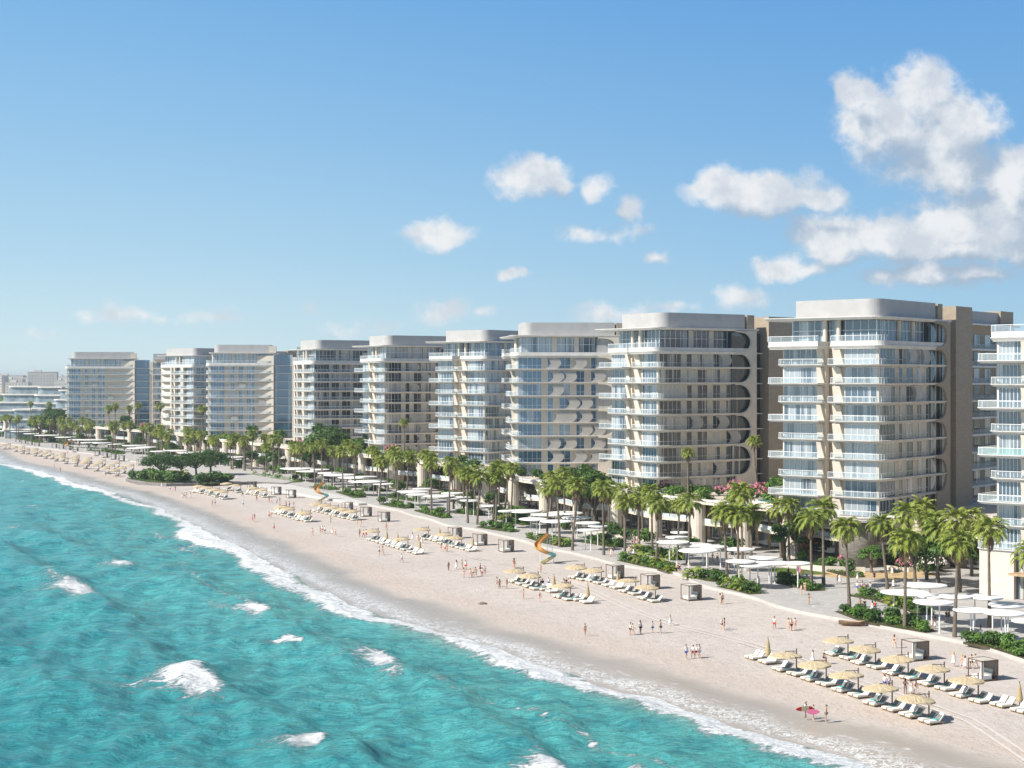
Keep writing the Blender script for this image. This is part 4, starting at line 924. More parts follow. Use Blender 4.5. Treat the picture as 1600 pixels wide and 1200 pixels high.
def disc_mesh(r, seed):
    rnd = random.Random(seed); n = 30; ph = rnd.random()*6; q = [(r*(1+.05*math.sin(2*t+ph)+.03*math.sin(3*t))*math.cos(t), r*(1+.05*math.sin(2*t+ph)+.03*math.sin(3*t))*math.sin(t)) for t in (2*math.pi*i/n for i in range(n))]
    sc_ = lambda k: [(x*k, y*k) for x, y in q]; mb = MB()
    mb.prism(sc_(.90), q, -.20, -.05); mb.prism(q, sc_(.985), -.05, .10); mb.prism(sc_(.985), sc_(.55), .10, .16); return mb.mesh('canopy_disc', M['canopy'])
CANW = ['wide', 'mid-sized', 'small']
for i, (px, py, wpx) in enumerate(DISC):
    H_ = 4.15+(i % 6)*.13-.3; p = G(px, py, H_+PZ); r = max(1.7, wpx*p.y/F/2); p.z = PZ
    root = thing('canopy', p, crnd.uniform(0,6.28), '', 'canopy', 'white disc canopies over the promenade')
    disc_mesh(r, i).build if False else None; link('canopy_disc', disc_mesh(r, i), root, (0,0,H_))
    k = 2 if r > 2.3 else 1; a0 = crnd.uniform(0, 3.14)
    for j in range(k):
        q = (math.cos(a0+3.14*j)*r*.5*(k-1), math.sin(a0+3.14*j)*r*.5*(k-1)); MB().tube([(*q,0),(*q,H_-.45),(*q,H_-.19)], [.10,.10,.22], 10).build('post', M['canopy'], root)
    lab(root, '%s white flat disc canopy before %s' % ('wide' if r > 2.9 else 'mid-sized' if r > 2.2 else 'small', near_tower(p)))

# ------------------------------------------------------------------ thatched parasols and their loungers
def thatch_mesh():
    rnd = random.Random(8); n = 40; mb = MB(); top = (0,0,.62)
    rings = [(.05,.46),(.7,.36),(1.4,.20),(2.12,.0),(2.16,-.19)]
    pts = [[(r*(1+.03*rnd.uniform(-1,1))*math.cos(2*math.pi*k/n), r*(1+.03*rnd.uniform(-1,1))*math.sin(2*math.pi*k/n), z_+rnd.uniform(-.05,.05)*(r > .5)) for k in range(n)] for r, z_ in rings]
    for j in range(len(rings)-1):
        for k in range(n): mb.quad(pts[j][k], pts[j+1][k], pts[j+1][(k+1)%n], pts[j][(k+1)%n])
    for k in range(n): mb.quad(pts[-1][k], (0,0,.22), pts[-1][(k+1)%n])
    return mb.mesh('thatched_canopy', M['thatch'])
TH = thatch_mesh()
POLE = MB().tube([(0,0,-.3),(0,0,2.95)], .075, 8).mesh('pole', M['wood'])
ARM = MB().tube([(0,0,2.62),(-1.7,0,2.72)], .045, 6).tube([(0,0,2.1),(-.55,0,2.62)], .035, 6).mesh('arm', M['wood'])
FOLD = MB().tube([(0,0,.75),(0,0,.95),(0,0,1.5),(0,0,2.35),(0,0,2.75)], [.34,.37,.30,.17,.06], 12).mesh('folded_canopy', M['strawclosed'])
FTIP = MB().tube([(0,0,-.3),(0,0,3.0)], .05, 8).mesh('pole', M['wood'])
BASE = MB().box(0,-.46,.14,2.05,.46,.24).box(.1,-.42,0,.25,-.3,.14).box(.1,.3,0,.25,.42,.14).box(1.75,-.42,0,1.9,-.3,.14).box(1.75,.3,0,1.9,.42,.14).mesh('base', M['tan'])
MATT = MB().prism([(0.02,-.42),(1.35,-.42),(1.35,.42),(.02,.42)], [(.06,-.39),(1.33,-.39),(1.33,.39),(.06,.39)], .245, .42).mesh('mattress', M['mattress'])
BACK = MB().wall([(1.30,.27),(1.42,.25),(2.12,.98),(1.97,1.06)], -.42, .42).mesh('backrest', M['mattress'])
CUSH = MB().wall([(1.375,.47),(1.48,.44),(1.86,.83),(1.78,.93)], -.34, .34).mesh('cushion', M['grey_fabric'])
TOWL = MB().box(1.0,-.40,.425,1.30,.40,.475).mesh('towel', M['teal_fabric'])
def parasol(p, openp, label):
    root = thing('parasol', p, ROT_N, '', 'parasol', 'thatched beach parasols')
    if openp:
        link('pole', POLE, root); link('arm', ARM, root); c_ = link('thatched_canopy', TH, root, (-1.62,0,2.2)); c_.scale = (.92,.92,.92); c_.rotation_euler = (crnd.uniform(-.05,.05), crnd.uniform(-.06,.04), crnd.uniform(0,6))
        root.rotation_euler.z += crnd.uniform(-.08,.08)
    else: link('pole', FTIP, root); link('folded_canopy', FOLD, root)
    root['label'] = label; return root
lg = None
def lounger(p, rz, label, cushion):
    root = thing('sun_lounger', p, rz, label, 'sun lounger', 'sun loungers on the beach')
    link('base', BASE, root); link('mattress', MATT, root); link('backrest', BACK, root)
    if cushion: link('cushion', CUSH, root); link('towel', TOWL, root)
    return root
def cluster(where, row, spots, n_each=4):
    for i, sp in enumerate(spots):
        op = len(sp) == 2; p = G(sp[0], sp[1])
        parasol(p, op, '%s thatched parasol, %s from left, %s row of the %s' % ('open' if op else 'folded', ordw(i+1), row, where))
        offs = [(-2.15,'farthest'),(-1.05,'second-farthest'),(1.05,'second-nearest'),(2.15,'nearest')] if n_each == 4 else [(-1.,'farther'),(1.,'nearer')]
        for k, (o_, wd_) in enumerate(offs):
            q = p+N*(-2.0+crnd.uniform(-.08,.08))-T*o_; cu = op and k in (1,2) or (op and crnd.random() < .35)
            lounger(q, ROT_N+crnd.uniform(-.03,.03), '%s %s lounger at the %s parasol, %s row, %s' % (wd_, 'grey-cushioned' if cu else 'ivory', ordw(i+1), row, where), cu)
cluster('nearest group', 'seaward', [(1200,1032,'c'),(1244.5,1050.5),(1291,1066),(1341,1083.5),(1394,1104.5),(1451.5,1123)])
cluster('nearest group', 'landward', [(1325,1026),(1368,1040),(1419,1056.5),(1475.5,1073),(1528.5,1092),(1593,1107,'c')])
cluster('group left of paired cabanas', 'seaward', [(817.5,911.5),(841,919),(865.5,923.5,'c'),(891.5,935.5),(918.5,940,'c')])
cluster('group left of paired cabanas', 'landward', [(913,905),(939.5,910),(965.5,917.5,'c'),(993.5,927),(1024,938)])
cluster('central beach group', 'seaward', [(591,845),(604.5,849,'c'),(621.5,854,'c'),(637.5,858.5),(656,864.5,'c')])
cluster('central beach group', 'landward', [(669.5,842),(687,845,'c'),(703,851),(721.5,855.5),(739,860,'c')])
cluster('group below upper slide', 'seaward', [(437,802,'c'),(448,805),(459.5,808),(471.5,812,'c'),(485,814.5)])
cluster('group below upper slide', 'landward', [(503,799.5),(516.5,802.5),(529,805.5),(543,809),(557,812)])
cluster('group by the sea wall', 'seaward', [(308,769,'c'),(319.5,770.5),(332,773),(343,776),(355,779.5)])
cluster('group by the sea wall', 'landward', [(361,766),(376,769),(390,771.5,'c'),(404,773.5),(417,776.5)])
for rw, (x0, y0, x1, y1, n) in {'seaward': (40,709,186,744,10), 'middle': (10,702,196,740,11), 'landward': (-4,697,208,736,11)}.items():
    cluster('far beach group', rw, [((x0+(x1-x0)*i/(n-1)+crnd.uniform(-2,2)), y0+(y1-y0)*i/(n-1)) for i in range(n)], 2)

# ------------------------------------------------------------------ cabanas
def cab_meshes():
    h, s_ = 2.4, 1.2; f, lt = MB(), MB()
    posts = []
    for x in (-s_, s_):
        for y in (-s_, s_): posts.append(MB().box(x-.05,y-.05,0,x+.05,y+.05,h).mesh('post', M['wood']))
    f.box(-s_-.06,-s_-.06,h,s_+.06,-s_+.06,h+.12); f.box(-s_-.06,s_-.06,h,s_+.06,s_+.06,h+.12); f.box(-s_-.06,-s_+.06,h+.01,-s_+.06,s_-.06,h+.11); f.box(s_-.06,-s_+.06,h+.01,s_+.06,s_-.06,h+.11)
    for k in range(11): x = -s_+.2+2.0*k/10; lt.box(x-.05,-s_+.06,h+.03,x+.05,s_-.06,h+.10)
    fl = MB().box(-s_,-s_,.02,s_,s_,.16).mesh('deck', M['wood']); sc_ = MB().box(s_-.04,-s_+.06,.17,s_+.0,s_-.06,h-.02).mesh('slat_screen', M['lattice'])
    s2 = MB().box(.62,-s_+.02,.17,s_-.06,-s_+.05,h-.02).mesh('side_screen', M['lattice'])
    bed_ = MB().prism([(-.95,-.85),(.6,-.85),(.6,.95),(-.95,.95)], [(-.9,-.8),(.58,-.8),(.58,.9),(-.9,.9)], .17, .62).mesh('daybed', M['mattress'])
    bk = MB().wall([(.55,.5),(.75,.5),(.98,1.25),(.82,1.3)], -.8, .9).mesh('cushion', M['grey_fabric'])
    cu = [MB().prism([(-s_+.02,-s_+.02),(-s_+.35,-s_+.02),(-s_+.2,-s_+.16),(-s_+.02,-s_+.3)], [(-s_+.02,-s_+.02),(-s_+.3,-s_+.02),(-s_+.2,-s_+.12),(-s_+.02,-s_+.3)], .17, h).mesh('curtain', M['gauze']),
          MB().box(s_-.5,s_-.06,.17,s_-.05,s_-.02,h).mesh('curtain', M['gauze'])]
    return posts, f.mesh('roof_frame', M['wood']), lt.mesh('roof_lattice', M['screen']), fl, sc_, s2, bed_, bk, cu
CAB = cab_meshes()
CABS = [((1430,1030.5),'nearest full wooden cabana behind the landward parasol row'),((1536,1062),'wooden cabana nearest to the right edge of the picture'),((1080,937),'lone wooden cabana standing right of the paired cabanas'),((1016,920),'lower one of the paired wooden cabanas'),((961,904),'upper one of the paired wooden cabanas, with shade extension'),
 ((791,862),'lowest of three cabanas left of the mid-beach slide'),((750,852),'middle one of three cabanas left of the mid-beach slide'),((711,841),'uppermost of three cabanas left of the mid-beach slide'),((600,815),'lowest of three cabanas right of the upper orange slide'),((572,807),'middle one of three cabanas right of the upper orange slide'),
 ((543,799),'uppermost of three cabanas right of the upper orange slide'),((455,778),'lower right cabana before the white sail walkway'),((432,773),'middle cabana before the white sail walkway'),((394,764),'cabana closest to the sea wall corner')]
FARC = [(28,692),(37,694.5),(47,696.5),(58,698.5),(85,701),(96,702.5),(106,704.5),(118,706.5),(152,712.5),(164,715),(177,718),(190,720.5),(219,727)]
CABS += [(q, '%s dark cabana from the left on the far beach' % ordw(i+1)) for i, q in enumerate(FARC)]
for (x, y), l in CABS:
    p = G(x, y); root = thing('cabana', p, ROT_N+crnd.uniform(-.04,.04), l, 'cabana', 'wooden cabanas on the beach')
    posts, f, lt, fl, sc_, s2, bd, bk, cu = CAB
    for q in posts: link('post', q, root)
    for n_, me in (('roof_frame',f),('roof_lattice',lt),('deck',fl),('slat_screen',sc_),('daybed',bd)): ob = link(n_, me, root)
    link('cushion', bk, ob)
    for q in cu: link('curtain', q, root)

# ------------------------------------------------------------------ spiral slides
M['s_or'] = mat('orange_plastic', (.56,.29,.08), .5, .4, var=.2, vscale=1.); M['s_te'] = mat('teal_plastic', (.16,.46,.46), .4, .5); M['s_ye'] = mat('pale_yellow_plastic', (.70,.60,.36), .4, .5); M['s_in'] = mat('slide_outer_shell', (.36,.27,.16), .5, .4)
def chute(pts, r=.62):
    mb = MB(); n = 9; P_ = [Vector(p) for p in pts]; rows = []
    for k, p in enumerate(P_):
        d = (P_[min(k+1,len(P_)-1)]-P_[max(k-1,0)]).normalized(); sd = d.cross(Vector((0,0,1))).normalized(); up = sd.cross(d)
        rows.append([[p+sd*(rr*math.cos(R(180+180*j/n)))+up*(rr*1.15*math.sin(R(180+180*j/n))+.25) for j in range(n+1)] for rr in (r, r-.07)])
    for k in range(len(rows)-1):
        for w_ in (0,1):
            for j in range(n): mb.quad(rows[k][w_][j], rows[k][w_][j+1], rows[k+1][w_][j+1], rows[k+1][w_][j])
        for j in (0,n): mb.quad(rows[k][0][j], rows[k][1][j], rows[k+1][1][j], rows[k+1][0][j])
    return mb
def slide(p, sc, label):
    root = thing('spiral_slide', p, 0, label, 'slide', 'spiral slides on the beach'); root.scale = (sc*.88,)*3
    ctl = [(1.3,2.6,6.2),(.4,2.2,5.7),(-.6,1.5,5.0),(-1.3,.6,4.3),(-1.2,-.4,3.7),(-.5,-1.0,3.3),(.4,-1.1,2.9),(1.4,-.7,2.5),(2.1,0,2.1),(2.3,.7,1.7),(1.9,1.0,1.3),(1.2,.7,.9),(.5,.1,.55),(-.1,-.6,.32),(-.5,-1.0,.25)]
    pts = []
    for i in range(len(ctl)-1):
        c0, c1, c2, c3 = [Vector(ctl[min(max(j,0),len(ctl)-1)]) for j in (i-1,i,i+1,i+2)]
        for q in range(4): t = q/4; pts.append(.5*((2*c1)+(c2-c0)*t+(2*c0-5*c1+4*c2-c3)*t*t+(3*c1-c0-3*c2+c3)*t**3))
    pts.append(Vector(ctl[-1])); n = len(pts)
    chute(pts[:int(n*.48)], .70).build('upper_chute', M['s_or'], root, smooth=True); chute(pts[int(n*.48)-1:int(n*.66)], .62).build('middle_chute', M['s_te'], root, smooth=True); chute(pts[int(n*.66)-1:], .52).build('lower_chute', M['s_ye'], root, smooth=True)
    for q in (pts[2], pts[int(n*.34)], pts[int(n*.6)]): MB().tube([(q.x,q.y,-.2),(q.x,q.y,q.z-.55)], .07, 8).build('support_post', M['rail'], root)
    ld = MB().tube([(1.4,3.2,0),(1.4,3.2,6.6)], .05, 6).tube([(2.1,3.2,0),(2.1,3.2,6.6)], .05, 6)
    for k in range(16): ld.box(1.4,3.17,.35+.37*k,2.1,3.23,.40+.37*k)
    ld.build('ladder', M['rail'], root)
slide(G(849,881), 1., 'orange and teal spiral slide standing on the middle of the beach')
slide(G(500,783), 1., 'orange spiral slide beyond the lounger rows, near the white sail walkway')
slide(G(107,704), 1., 'small distant orange slide among far white canopies')

# ------------------------------------------------------------------ white walkway by the upper slide, wooden boat, rock
p4 = [G(x, y, .3) for x, y in [(400,757),(440,755),(480,764),(520,772),(575,787),(560,788),(505,779),(455,770),(410,764)]]
structure(MB().prism([(q.x,q.y) for q in p4], [(q.x,q.y) for q in p4], -.2, .5).build('white_walkway', M['white']))
bt = thing('rowing_boat', G(1331,978), R(-12), 'slatted brown wooden boat lying on the sand by the promenade edge', 'boat')
def hull(off, z0=0):
    mb = MB(); rows = []
    for k in range(13):
        t = k/12; x = -1.9+3.8*t; w_ = .72*math.sin(math.pi*t)**.55-off; w_ = max(w_, .03); sh = .16*(2*t-1)**2
        rows.append([(x, -w_, .62+sh), (x, -w_*.85, .32+sh), (x, -w_*.4, .06+sh*.9), (x, w_*.4, .06+sh*.9), (x, w_*.85, .32+sh), (x, w_, .62+sh)])
    for k in range(12):
        for j in range(5): mb.quad(rows[k][j], rows[k][j+1], rows[k+1][j+1], rows[k+1][j])
    return mb
hull(0).build('hull', M['wood'], bt)
hi = hull(.06); hi.v = [(x,y,z+.05) for x,y,z in hi.v]; hi.build('lining', M['tan'], bt)
for x in (-.9,0,.9): MB().box(x-.12,-.6,.50,x+.12,.6,.54).build('thwart', M['tan'], bt)
rk = thing('rock', G(754,944), 0, 'small brown flat rock on the wet sand near the waterline', 'rock'); rb = MB(); rr_ = random.Random(2)
rb.tube([(-.7,0,.05),(-.45,0,.12),(0,.1,.2),(.4,0,.12),(.75,.05,.05)], [.1,.36,.46,.34,.08], 9); rb.v = [(x+rr_.uniform(-.06,.06), y+rr_.uniform(-.06,.06), z*.6) for x,y,z in rb.v]; rb.build('stone', mat('brown_rock', (.28,.22,.17), .9, .2, var=.3, vscale=3), rk)

# ------------------------------------------------------------------ people
SKIN = [mat('light_skin', (.66,.44,.33), .6, .3), mat('tanned_skin', (.48,.29,.19), .6, .3), mat('dark_skin', (.22,.125,.08), .6, .3)]
HAIR = [mat('dark_hair', (.03,.022,.018), .6, .3), mat('brown_hair', (.12,.07,.04), .6, .3), mat('blond_hair', (.50,.36,.18), .6, .3)]
CL = {'white': (.80,.80,.78), 'black': (.02,.02,.022), 'red': (.62,.045,.04), 'blue': (.03,.14,.55), 'navy': (.025,.04,.13), 'pink': (.75,.20,.35), 'grey': (.28,.28,.29), 'beige': (.62,.50,.36), 'lilac': (.42,.36,.62), 'teal': (.05,.36,.36)}
CM = {k: mat(k+'_cloth', v, .85, .1) for k, v in CL.items()}
def skinned(verts, edges, radii, m, name, sub=1):
    me = bpy.data.meshes.new(name); me.from_pydata(verts, edges, []); o = bpy.data.objects.new(name, me); COL.objects.link(o)
    sk = o.modifiers.new('Skin', 'SKIN'); sk.branch_smoothing = .4
    for i, r_ in enumerate(radii): d_ = me.skin_vertices[0].data[i]; d_.radius = (r_, r_) if not isinstance(r_, tuple) else r_; d_.use_root = (i == 0)
    sb = o.modifiers.new('Sub', 'SUBSURF'); sb.levels = sub; sb.render_levels = sub
    dg = bpy.context.evaluated_depsgraph_get(); dg.update(); out = bpy.data.meshes.new_from_object(o.evaluated_get(dg)); out.name = name
    bpy.data.objects.remove(o); out.materials.clear(); out.materials.append(m); out.polygons.foreach_set('use_smooth', [True]*len(out.polygons)); out.update(); return out
def person_meshes(step=0., armf=(0.,0.), elbow=(.15,.15), sit=False):
    """standing or walking figure 1.72 m tall that looks along +y; step in metres, arm swing in radians, elbow bend in radians"""
    J = {}; s_ = step/2; dz = .05*abs(step)
    J['pel'] = (0,0,.93-dz); J['belly'] = (0,.01,1.08-dz); J['chest'] = (0,.0,1.28-dz); J['nb'] = (0,-.01,1.43-dz); J['neck'] = (0,.0,1.50-dz); J['jaw'] = (0,.025,1.565-dz); J['head'] = (0,.012,1.655-dz)
    for sd, sg in (('l',-1),('r',1)):
        f = s_*sg; J['hip'+sd] = (sg*.095,0,.87-dz); J['knee'+sd] = (sg*.10, f*.55+.03, .49-dz*.5); J['ank'+sd] = (sg*.10, f-.02, .09+(.05 if f < -.05 else 0)); J['toe'+sd] = (sg*.125, f+.15, .035+(.0 if f < -.05 else 0))
        af = armf[0 if sg < 0 else 1]; eb = elbow[0 if sg < 0 else 1]; sh = Vector((sg*.18,-.01,1.40-dz)); d1 = Vector((sg*.16, math.sin(af), -math.cos(af))).normalized(); el_ = sh+d1*.29
        d2 = Vector((sg*.02, math.sin(af+eb), -math.cos(af+eb))).normalized(); wr = el_+d2*.25; J['sh'+sd] = tuple(sh); J['el'+sd] = tuple(el_); J['wr'+sd] = tuple(wr); J['ha'+sd] = tuple(wr+d2*.09)
    order = ['pel','belly','chest','nb','neck','jaw','head']+[k+s2 for s2 in 'lr' for k in ('hip','knee','ank','toe','sh','el','wr','ha')]
    ix = {k: i for i, k in enumerate(order)}; E = [('pel','belly'),('belly','chest'),('chest','nb'),('nb','neck'),('neck','jaw'),('jaw','head')]
    for s2 in 'lr': E += [('pel','hip'+s2),('hip'+s2,'knee'+s2),('knee'+s2,'ank'+s2),('ank'+s2,'toe'+s2),('nb','sh'+s2),('sh'+s2,'el'+s2),('el'+s2,'wr'+s2),('wr'+s2,'ha'+s2)]
    Rd = dict(pel=(.15,.115), belly=(.135,.10), chest=(.165,.115), nb=(.10,.085), neck=.055, jaw=.075, head=.098)
    for s2 in 'lr': Rd.update({'hip'+s2:.095,'knee'+s2:.06,'ank'+s2:.042,'toe'+s2:.035,'sh'+s2:.062,'el'+s2:.043,'wr'+s2:.030,'ha'+s2:(.040,.022)})
    body = skinned([J[k] for k in order], [(ix[a_],ix[b2]) for a_, b2 in E], [Rd[k] for k in order], SKIN[0], 'body')
    # five fingers to a hand, a nose and ears grown onto the same mesh
    mb = MB()
    for s2, sg in (('l',-1),('r',1)):
        h = Vector(J['ha'+s2]); d2 = (h-Vector(J['wr'+s2])).normalized(); fw = Vector((0,1,0))-d2*d2.y; fw.normalize()
        for q, ln in enumerate((.065,.078,.074,.056)):
            b0 = h+fw*(.026-.018*q)+d2*.01; mb.tube([b0, b0+d2*ln*.55, b0+d2*ln+Vector((-sg*.018,0,0))], [.0095,.009,.006], 5)
        b0 = h+fw*.03-d2*.05; mb.tube([b0, b0+fw*.025+d2*.03, b0+fw*.03+d2*.06], [.011,.0095,.007], 5)
    hd = Vector(J['head']); mb.tube([hd+Vector((0,.088,.02)), hd+Vector((0,.108,-.025)), hd+Vector((0,.095,-.045))], [.010,.016,.012], 6)
    for sg in (-1,1): mb.tube([hd+Vector((sg*.092,0,.02)), hd+Vector((sg*.108,-.01,-.01)), hd+Vector((sg*.094,0,-.045))], [.012,.02,.01], 6)
    n0 = len(body.vertices); V = [tuple(v.co) for v in body.vertices]+mb.v; Fc = [tuple(p.vertices) for p in body.polygons]+[tuple(i+n0 for i in f) for f in mb.f]
    me = bpy.data.meshes.new('body'); me.from_pydata(V, [], Fc); me.materials.append(SKIN[0]); me.polygons.foreach_set('use_smooth', [True]*len(me.polygons)); me.update()
    def chain(keys, rad, name):
        vs, es, ra = [], [], []
        for ch in keys:
            last = None
            for q in ch:
                p = Vector(J[q[0]]) if len(q) == 2 else Vector(J[q[0]]).lerp(Vector(J[q[1]]), q[2]); r_ = q[-1]; key = tuple(round(c,4) for c in p)
                if key in vs: i = vs.index(key)
                else: vs.append(key); ra.append(r_); i = len(vs)-1
                if last is not None and last != i: es.append((last, i))
                last = i
        return skinned(vs, es, ra, CM['white'], name)
    shorts = chain([[('pel',(.165,.13)),('hip'+s2,.118),('hip'+s2,'knee'+s2,.55,.100)] for s2 in 'lr'], None, 'shorts')
    top = chain([[('pel',(.16,.125)),('belly',(.15,.118)),('chest',(.18,.132)),('nb',(.115,.10))]]+[[('nb',(.115,.10)),('sh'+s2,.078),('sh'+s2,'el'+s2,.6,.060)] for s2 in 'lr'], None, 'shirt')
    suit = chain([[('hipl','pel',.3,.105),('pel',(.158,.122)),('belly',(.142,.107)),('chest',(.172,.124))],[('pel',(.158,.122)),('hipr','pel',.3,.105)]], None, 'swimsuit')
    trunks = chain([[('hipl','kneel',.12,.104),('hipl',.106),('pel',(.158,.122)),('hipr',.106),('hipr','kneer',.12,.104)]], None, 'trunks')
    dz2 = J['pel'][2]-.93; dr = MB(); rows = [(1.42,.10,.09),(1.30,.178,.13),(1.10,.150,.118),(.95,.175,.14),(.70,.235,.20),(.50,.28,.25)]; n = 14
    for j in range(len(rows)-1):
        for k in range(n):
            f = lambda r_, k_: (r_[1]*math.cos(2*math.pi*k_/n)*(1+.05*(k_ % 2)*(r_[0] < .9)), r_[2]*math.sin(2*math.pi*k_/n)*(1+.05*(k_ % 2)*(r_[0] < .9)), r_[0]+dz2); dr.quad(f(rows[j],k), f(rows[j+1],k), f(rows[j+1],k+1), f(rows[j],k+1))
    dress = dr.mesh('dress', CM['white'], True)
    def hairm(long):
        hb = MB(); h = Vector(J['head'])+Vector((0,-.012,.022)); n1, n2 = 7, 12; rows = []
        for j in range(n1+1):
            ph = math.pi*.62*j/n1; rows.append([h+Vector((.108*math.sin(ph)*math.cos(2*math.pi*k/n2), (.118*math.sin(ph)*math.sin(2*math.pi*k/n2))-(.0 if j < 4 else .012), .112*math.cos(ph))) for k in range(n2)])
        if long:
            for q in range(3): rows.append([Vector((v.x*(1-.10*q), min(v.y, -.015)*(1-.12*q)-.01, rows[n1][0].z-.085*(q+1))) for v in rows[n1]])
        for j in range(len(rows)-1):
            for k in range(n2):
                a_, b2, c_, d_ = rows[j][k], rows[j+1][k], rows[j+1][(k+1)%n2], rows[j][(k+1)%n2]
                if j >= 4 and max(b2.y, c_.y) > h.y+.045 and j < n1: continue
                hb.quad(a_, b2, c_, d_)
        return hb.mesh('hair', HAIR[0], True)
    return dict(body=me, shorts=shorts, shirt=top, swimsuit=suit, trunks=trunks, dress=dress, hair=hairm(False), long_hair=hairm(True))
POSES = [person_meshes(.05,(.05,-.05),(.15,.2)), person_meshes(.55,(.45,-.4),(.35,.25)), person_meshes(.12,(.1,.2),(.2,1.5)), person_meshes(.62,(-.4,.5),(.2,.4)), person_meshes(.04,(.15,.15),(1.3,1.4))]
PV = ['standing','walking','standing with one forearm raised','walking','standing with both forearms raised']
gp = random.Random(19)
LOOK = {'ws': ('white shirt and blue shorts', 'M', 'white', 'blue'), 'wd': ('white dress', 'D', 'white', None), 'bk': ('black swimsuit', 'S', 'black', None), 'rt': ('red swim trunks', 'T', None, 'red'), 'bt': ('blue swim trunks', 'T', None, 'blue'),
        'nt': ('navy shorts', 'H', None, 'navy'), 'rs': ('red swimsuit', 'S', 'red', None), 'wr': ('white shirt and red shorts', 'M', 'white', 'red'), 'wg': ('white shirt and dark shorts', 'M', 'white', 'black'), 'pk': ('pink dress', 'D', 'pink', None),
        'dk': ('dark shirt and dark shorts', 'M', 'black', 'navy'), 'gs': ('grey shorts', 'H', None, 'grey'), 'bg': ('beige shirt and white shorts', 'M', 'beige', 'white'), 'or': ('red shirt and dark shorts', 'M', 'red', 'navy'), 'li': ('white shirt and lilac shorts', 'M', 'white', 'lilac'), 'tl': ('teal swim trunks', 'T', None, 'teal')}
MARKS = [((1265,1124),'by the surfboards at the water'),((1382,1076),'between the two parasol rows'),((1420,1086),'between the two nearest parasol rows'),((1520,1044),'behind the right-edge cabana'),((1279,1038),'left of the nearest landward parasols'),((1240,985),'on open sand seaward of the promenade bend'),
 ((1131,984),'on the open sand below the lone cabana'),((1083,1028),'in the group on the lower open sand'),((1005,990),'in the row beside the wheel track'),((914,993),'alone near the wet sand'),((830,938),'seaward of the paired-cabana parasols'),((785,919),'left of the paired-cabana parasols'),((870,918),'among the paired-cabana parasols'),
 ((848,893),'at the foot of the mid-beach slide'),((803,887),'left of the mid-beach slide'),((740,898),'in the crowd on the central sand'),((720,891),'above the crowd on the central sand'),((605,868),'near the water below the central parasols'),((690,862),'between the central parasol rows'),((650,848),'left of the central landward parasols'),((566,838),'left of the central parasol group'),
 ((603,828),'below the three cabanas by the slide'),((500,835),'in the loose group below the upper slide parasols'),((520,836),'just right of the loose group on the sand'),((560,823),'right of the upper slide parasols'),((500,791),'at the foot of the upper slide'),((490,808),'among the upper slide parasols'),((410,812),'near the water left of the upper slide parasols'),
 ((428,786),'in the crowd below the sea wall cabanas'),((452,793),'above the upper slide parasols'),((388,786),'right of the sea wall parasols'),((334,790),'seaward of the sea wall parasols'),((290,778),'on the sand below the sea wall'),((265,766),'right under the sea wall'),((360,749),'on the headland terrace'),((242,752),'at the headland hedge'),
 ((90,735),'wading at the far waterline'),((175,744),'at the far hedge end of the beach'),((120,724),'among the far parasols'),((85,712),'on the far beach'),((1350,926),'on the plaza behind the nearest palms'),((1390,918),'on the plaza by the flowering bushes'),((1481,971),'under the right-hand canopies'),((1530,985),'below the right-hand canopies'),
 ((1460,982),'beside a right-hand canopy post'),((1356,955),'in the bed of the nearest palms'),((1310,912),'by the garden wall'),((1253,926),'at the bed end by the promenade bend'),((1264,944),'at the promenade edge'),((1245,900),'on the plaza by the largest full tower'),((1183,918),'under the canopies below the largest full tower'),((1065,894),'on the promenade above the lone cabana'),((1115,878),'under the canopies behind the lone cabana'),((1140,888),'between palms behind the lone cabana'),
 ((990,850),'on the promenade before the tower with oleanders'),((950,868),'beside the promenade edge above the slide')]
def person(px, py, look=None, pose=None, z=0., rz=None, sc=None, place=None):
    p = G(px, py, z); look = look or gp.choice(list(LOOK)); desc, typ, c1, c2 = LOOK[look]; pi = gp.randrange(5) if pose is None else pose; me = POSES[pi]
    root = thing('person', p, gp.uniform(0,6.28) if rz is None else rz, '', 'person', 'people on the beach and promenade'); q = sc or gp.uniform(.94, 1.08); root.scale = (q*1.06,q*1.06,q)
    b = link('body', me['body'], root); setmat(b, SKIN[0] if gp.random() < .6 else SKIN[1] if gp.random() < .75 else SKIN[2])
    fem = typ in 'DS'; h = link('hair', me['long_hair' if fem else 'hair'], root); setmat(h, HAIR[gp.randrange(3)])
    if typ == 'D': setmat(link('dress', me['dress'], root), CM[c1])
    elif typ == 'S': setmat(link('swimsuit', me['swimsuit'], root), CM[c1])
    elif typ == 'T': setmat(link('trunks', me['trunks'], root), CM[c2])
    elif typ == 'H': setmat(link('shorts', me['shorts'], root), CM[c2])
    else: setmat(link('shirt', me['shirt'], root), CM[c1]); setmat(link('shorts', me['shorts'], root), CM[c2])
    mk = place or min(MARKS, key=lambda m_: (m_[0][0]-px)**2+4*(m_[0][1]-py)**2)[1]
    lab(root, 'person in %s %s' % (desc, mk)); return root
sf = person(1259,1122,'wd' if False else 'ws',2,.0,R(60),1.05); sw = person(1271,1125,'dk',0,.0,R(80),.92); person(1291,1127,'gs',0,rz=R(70))
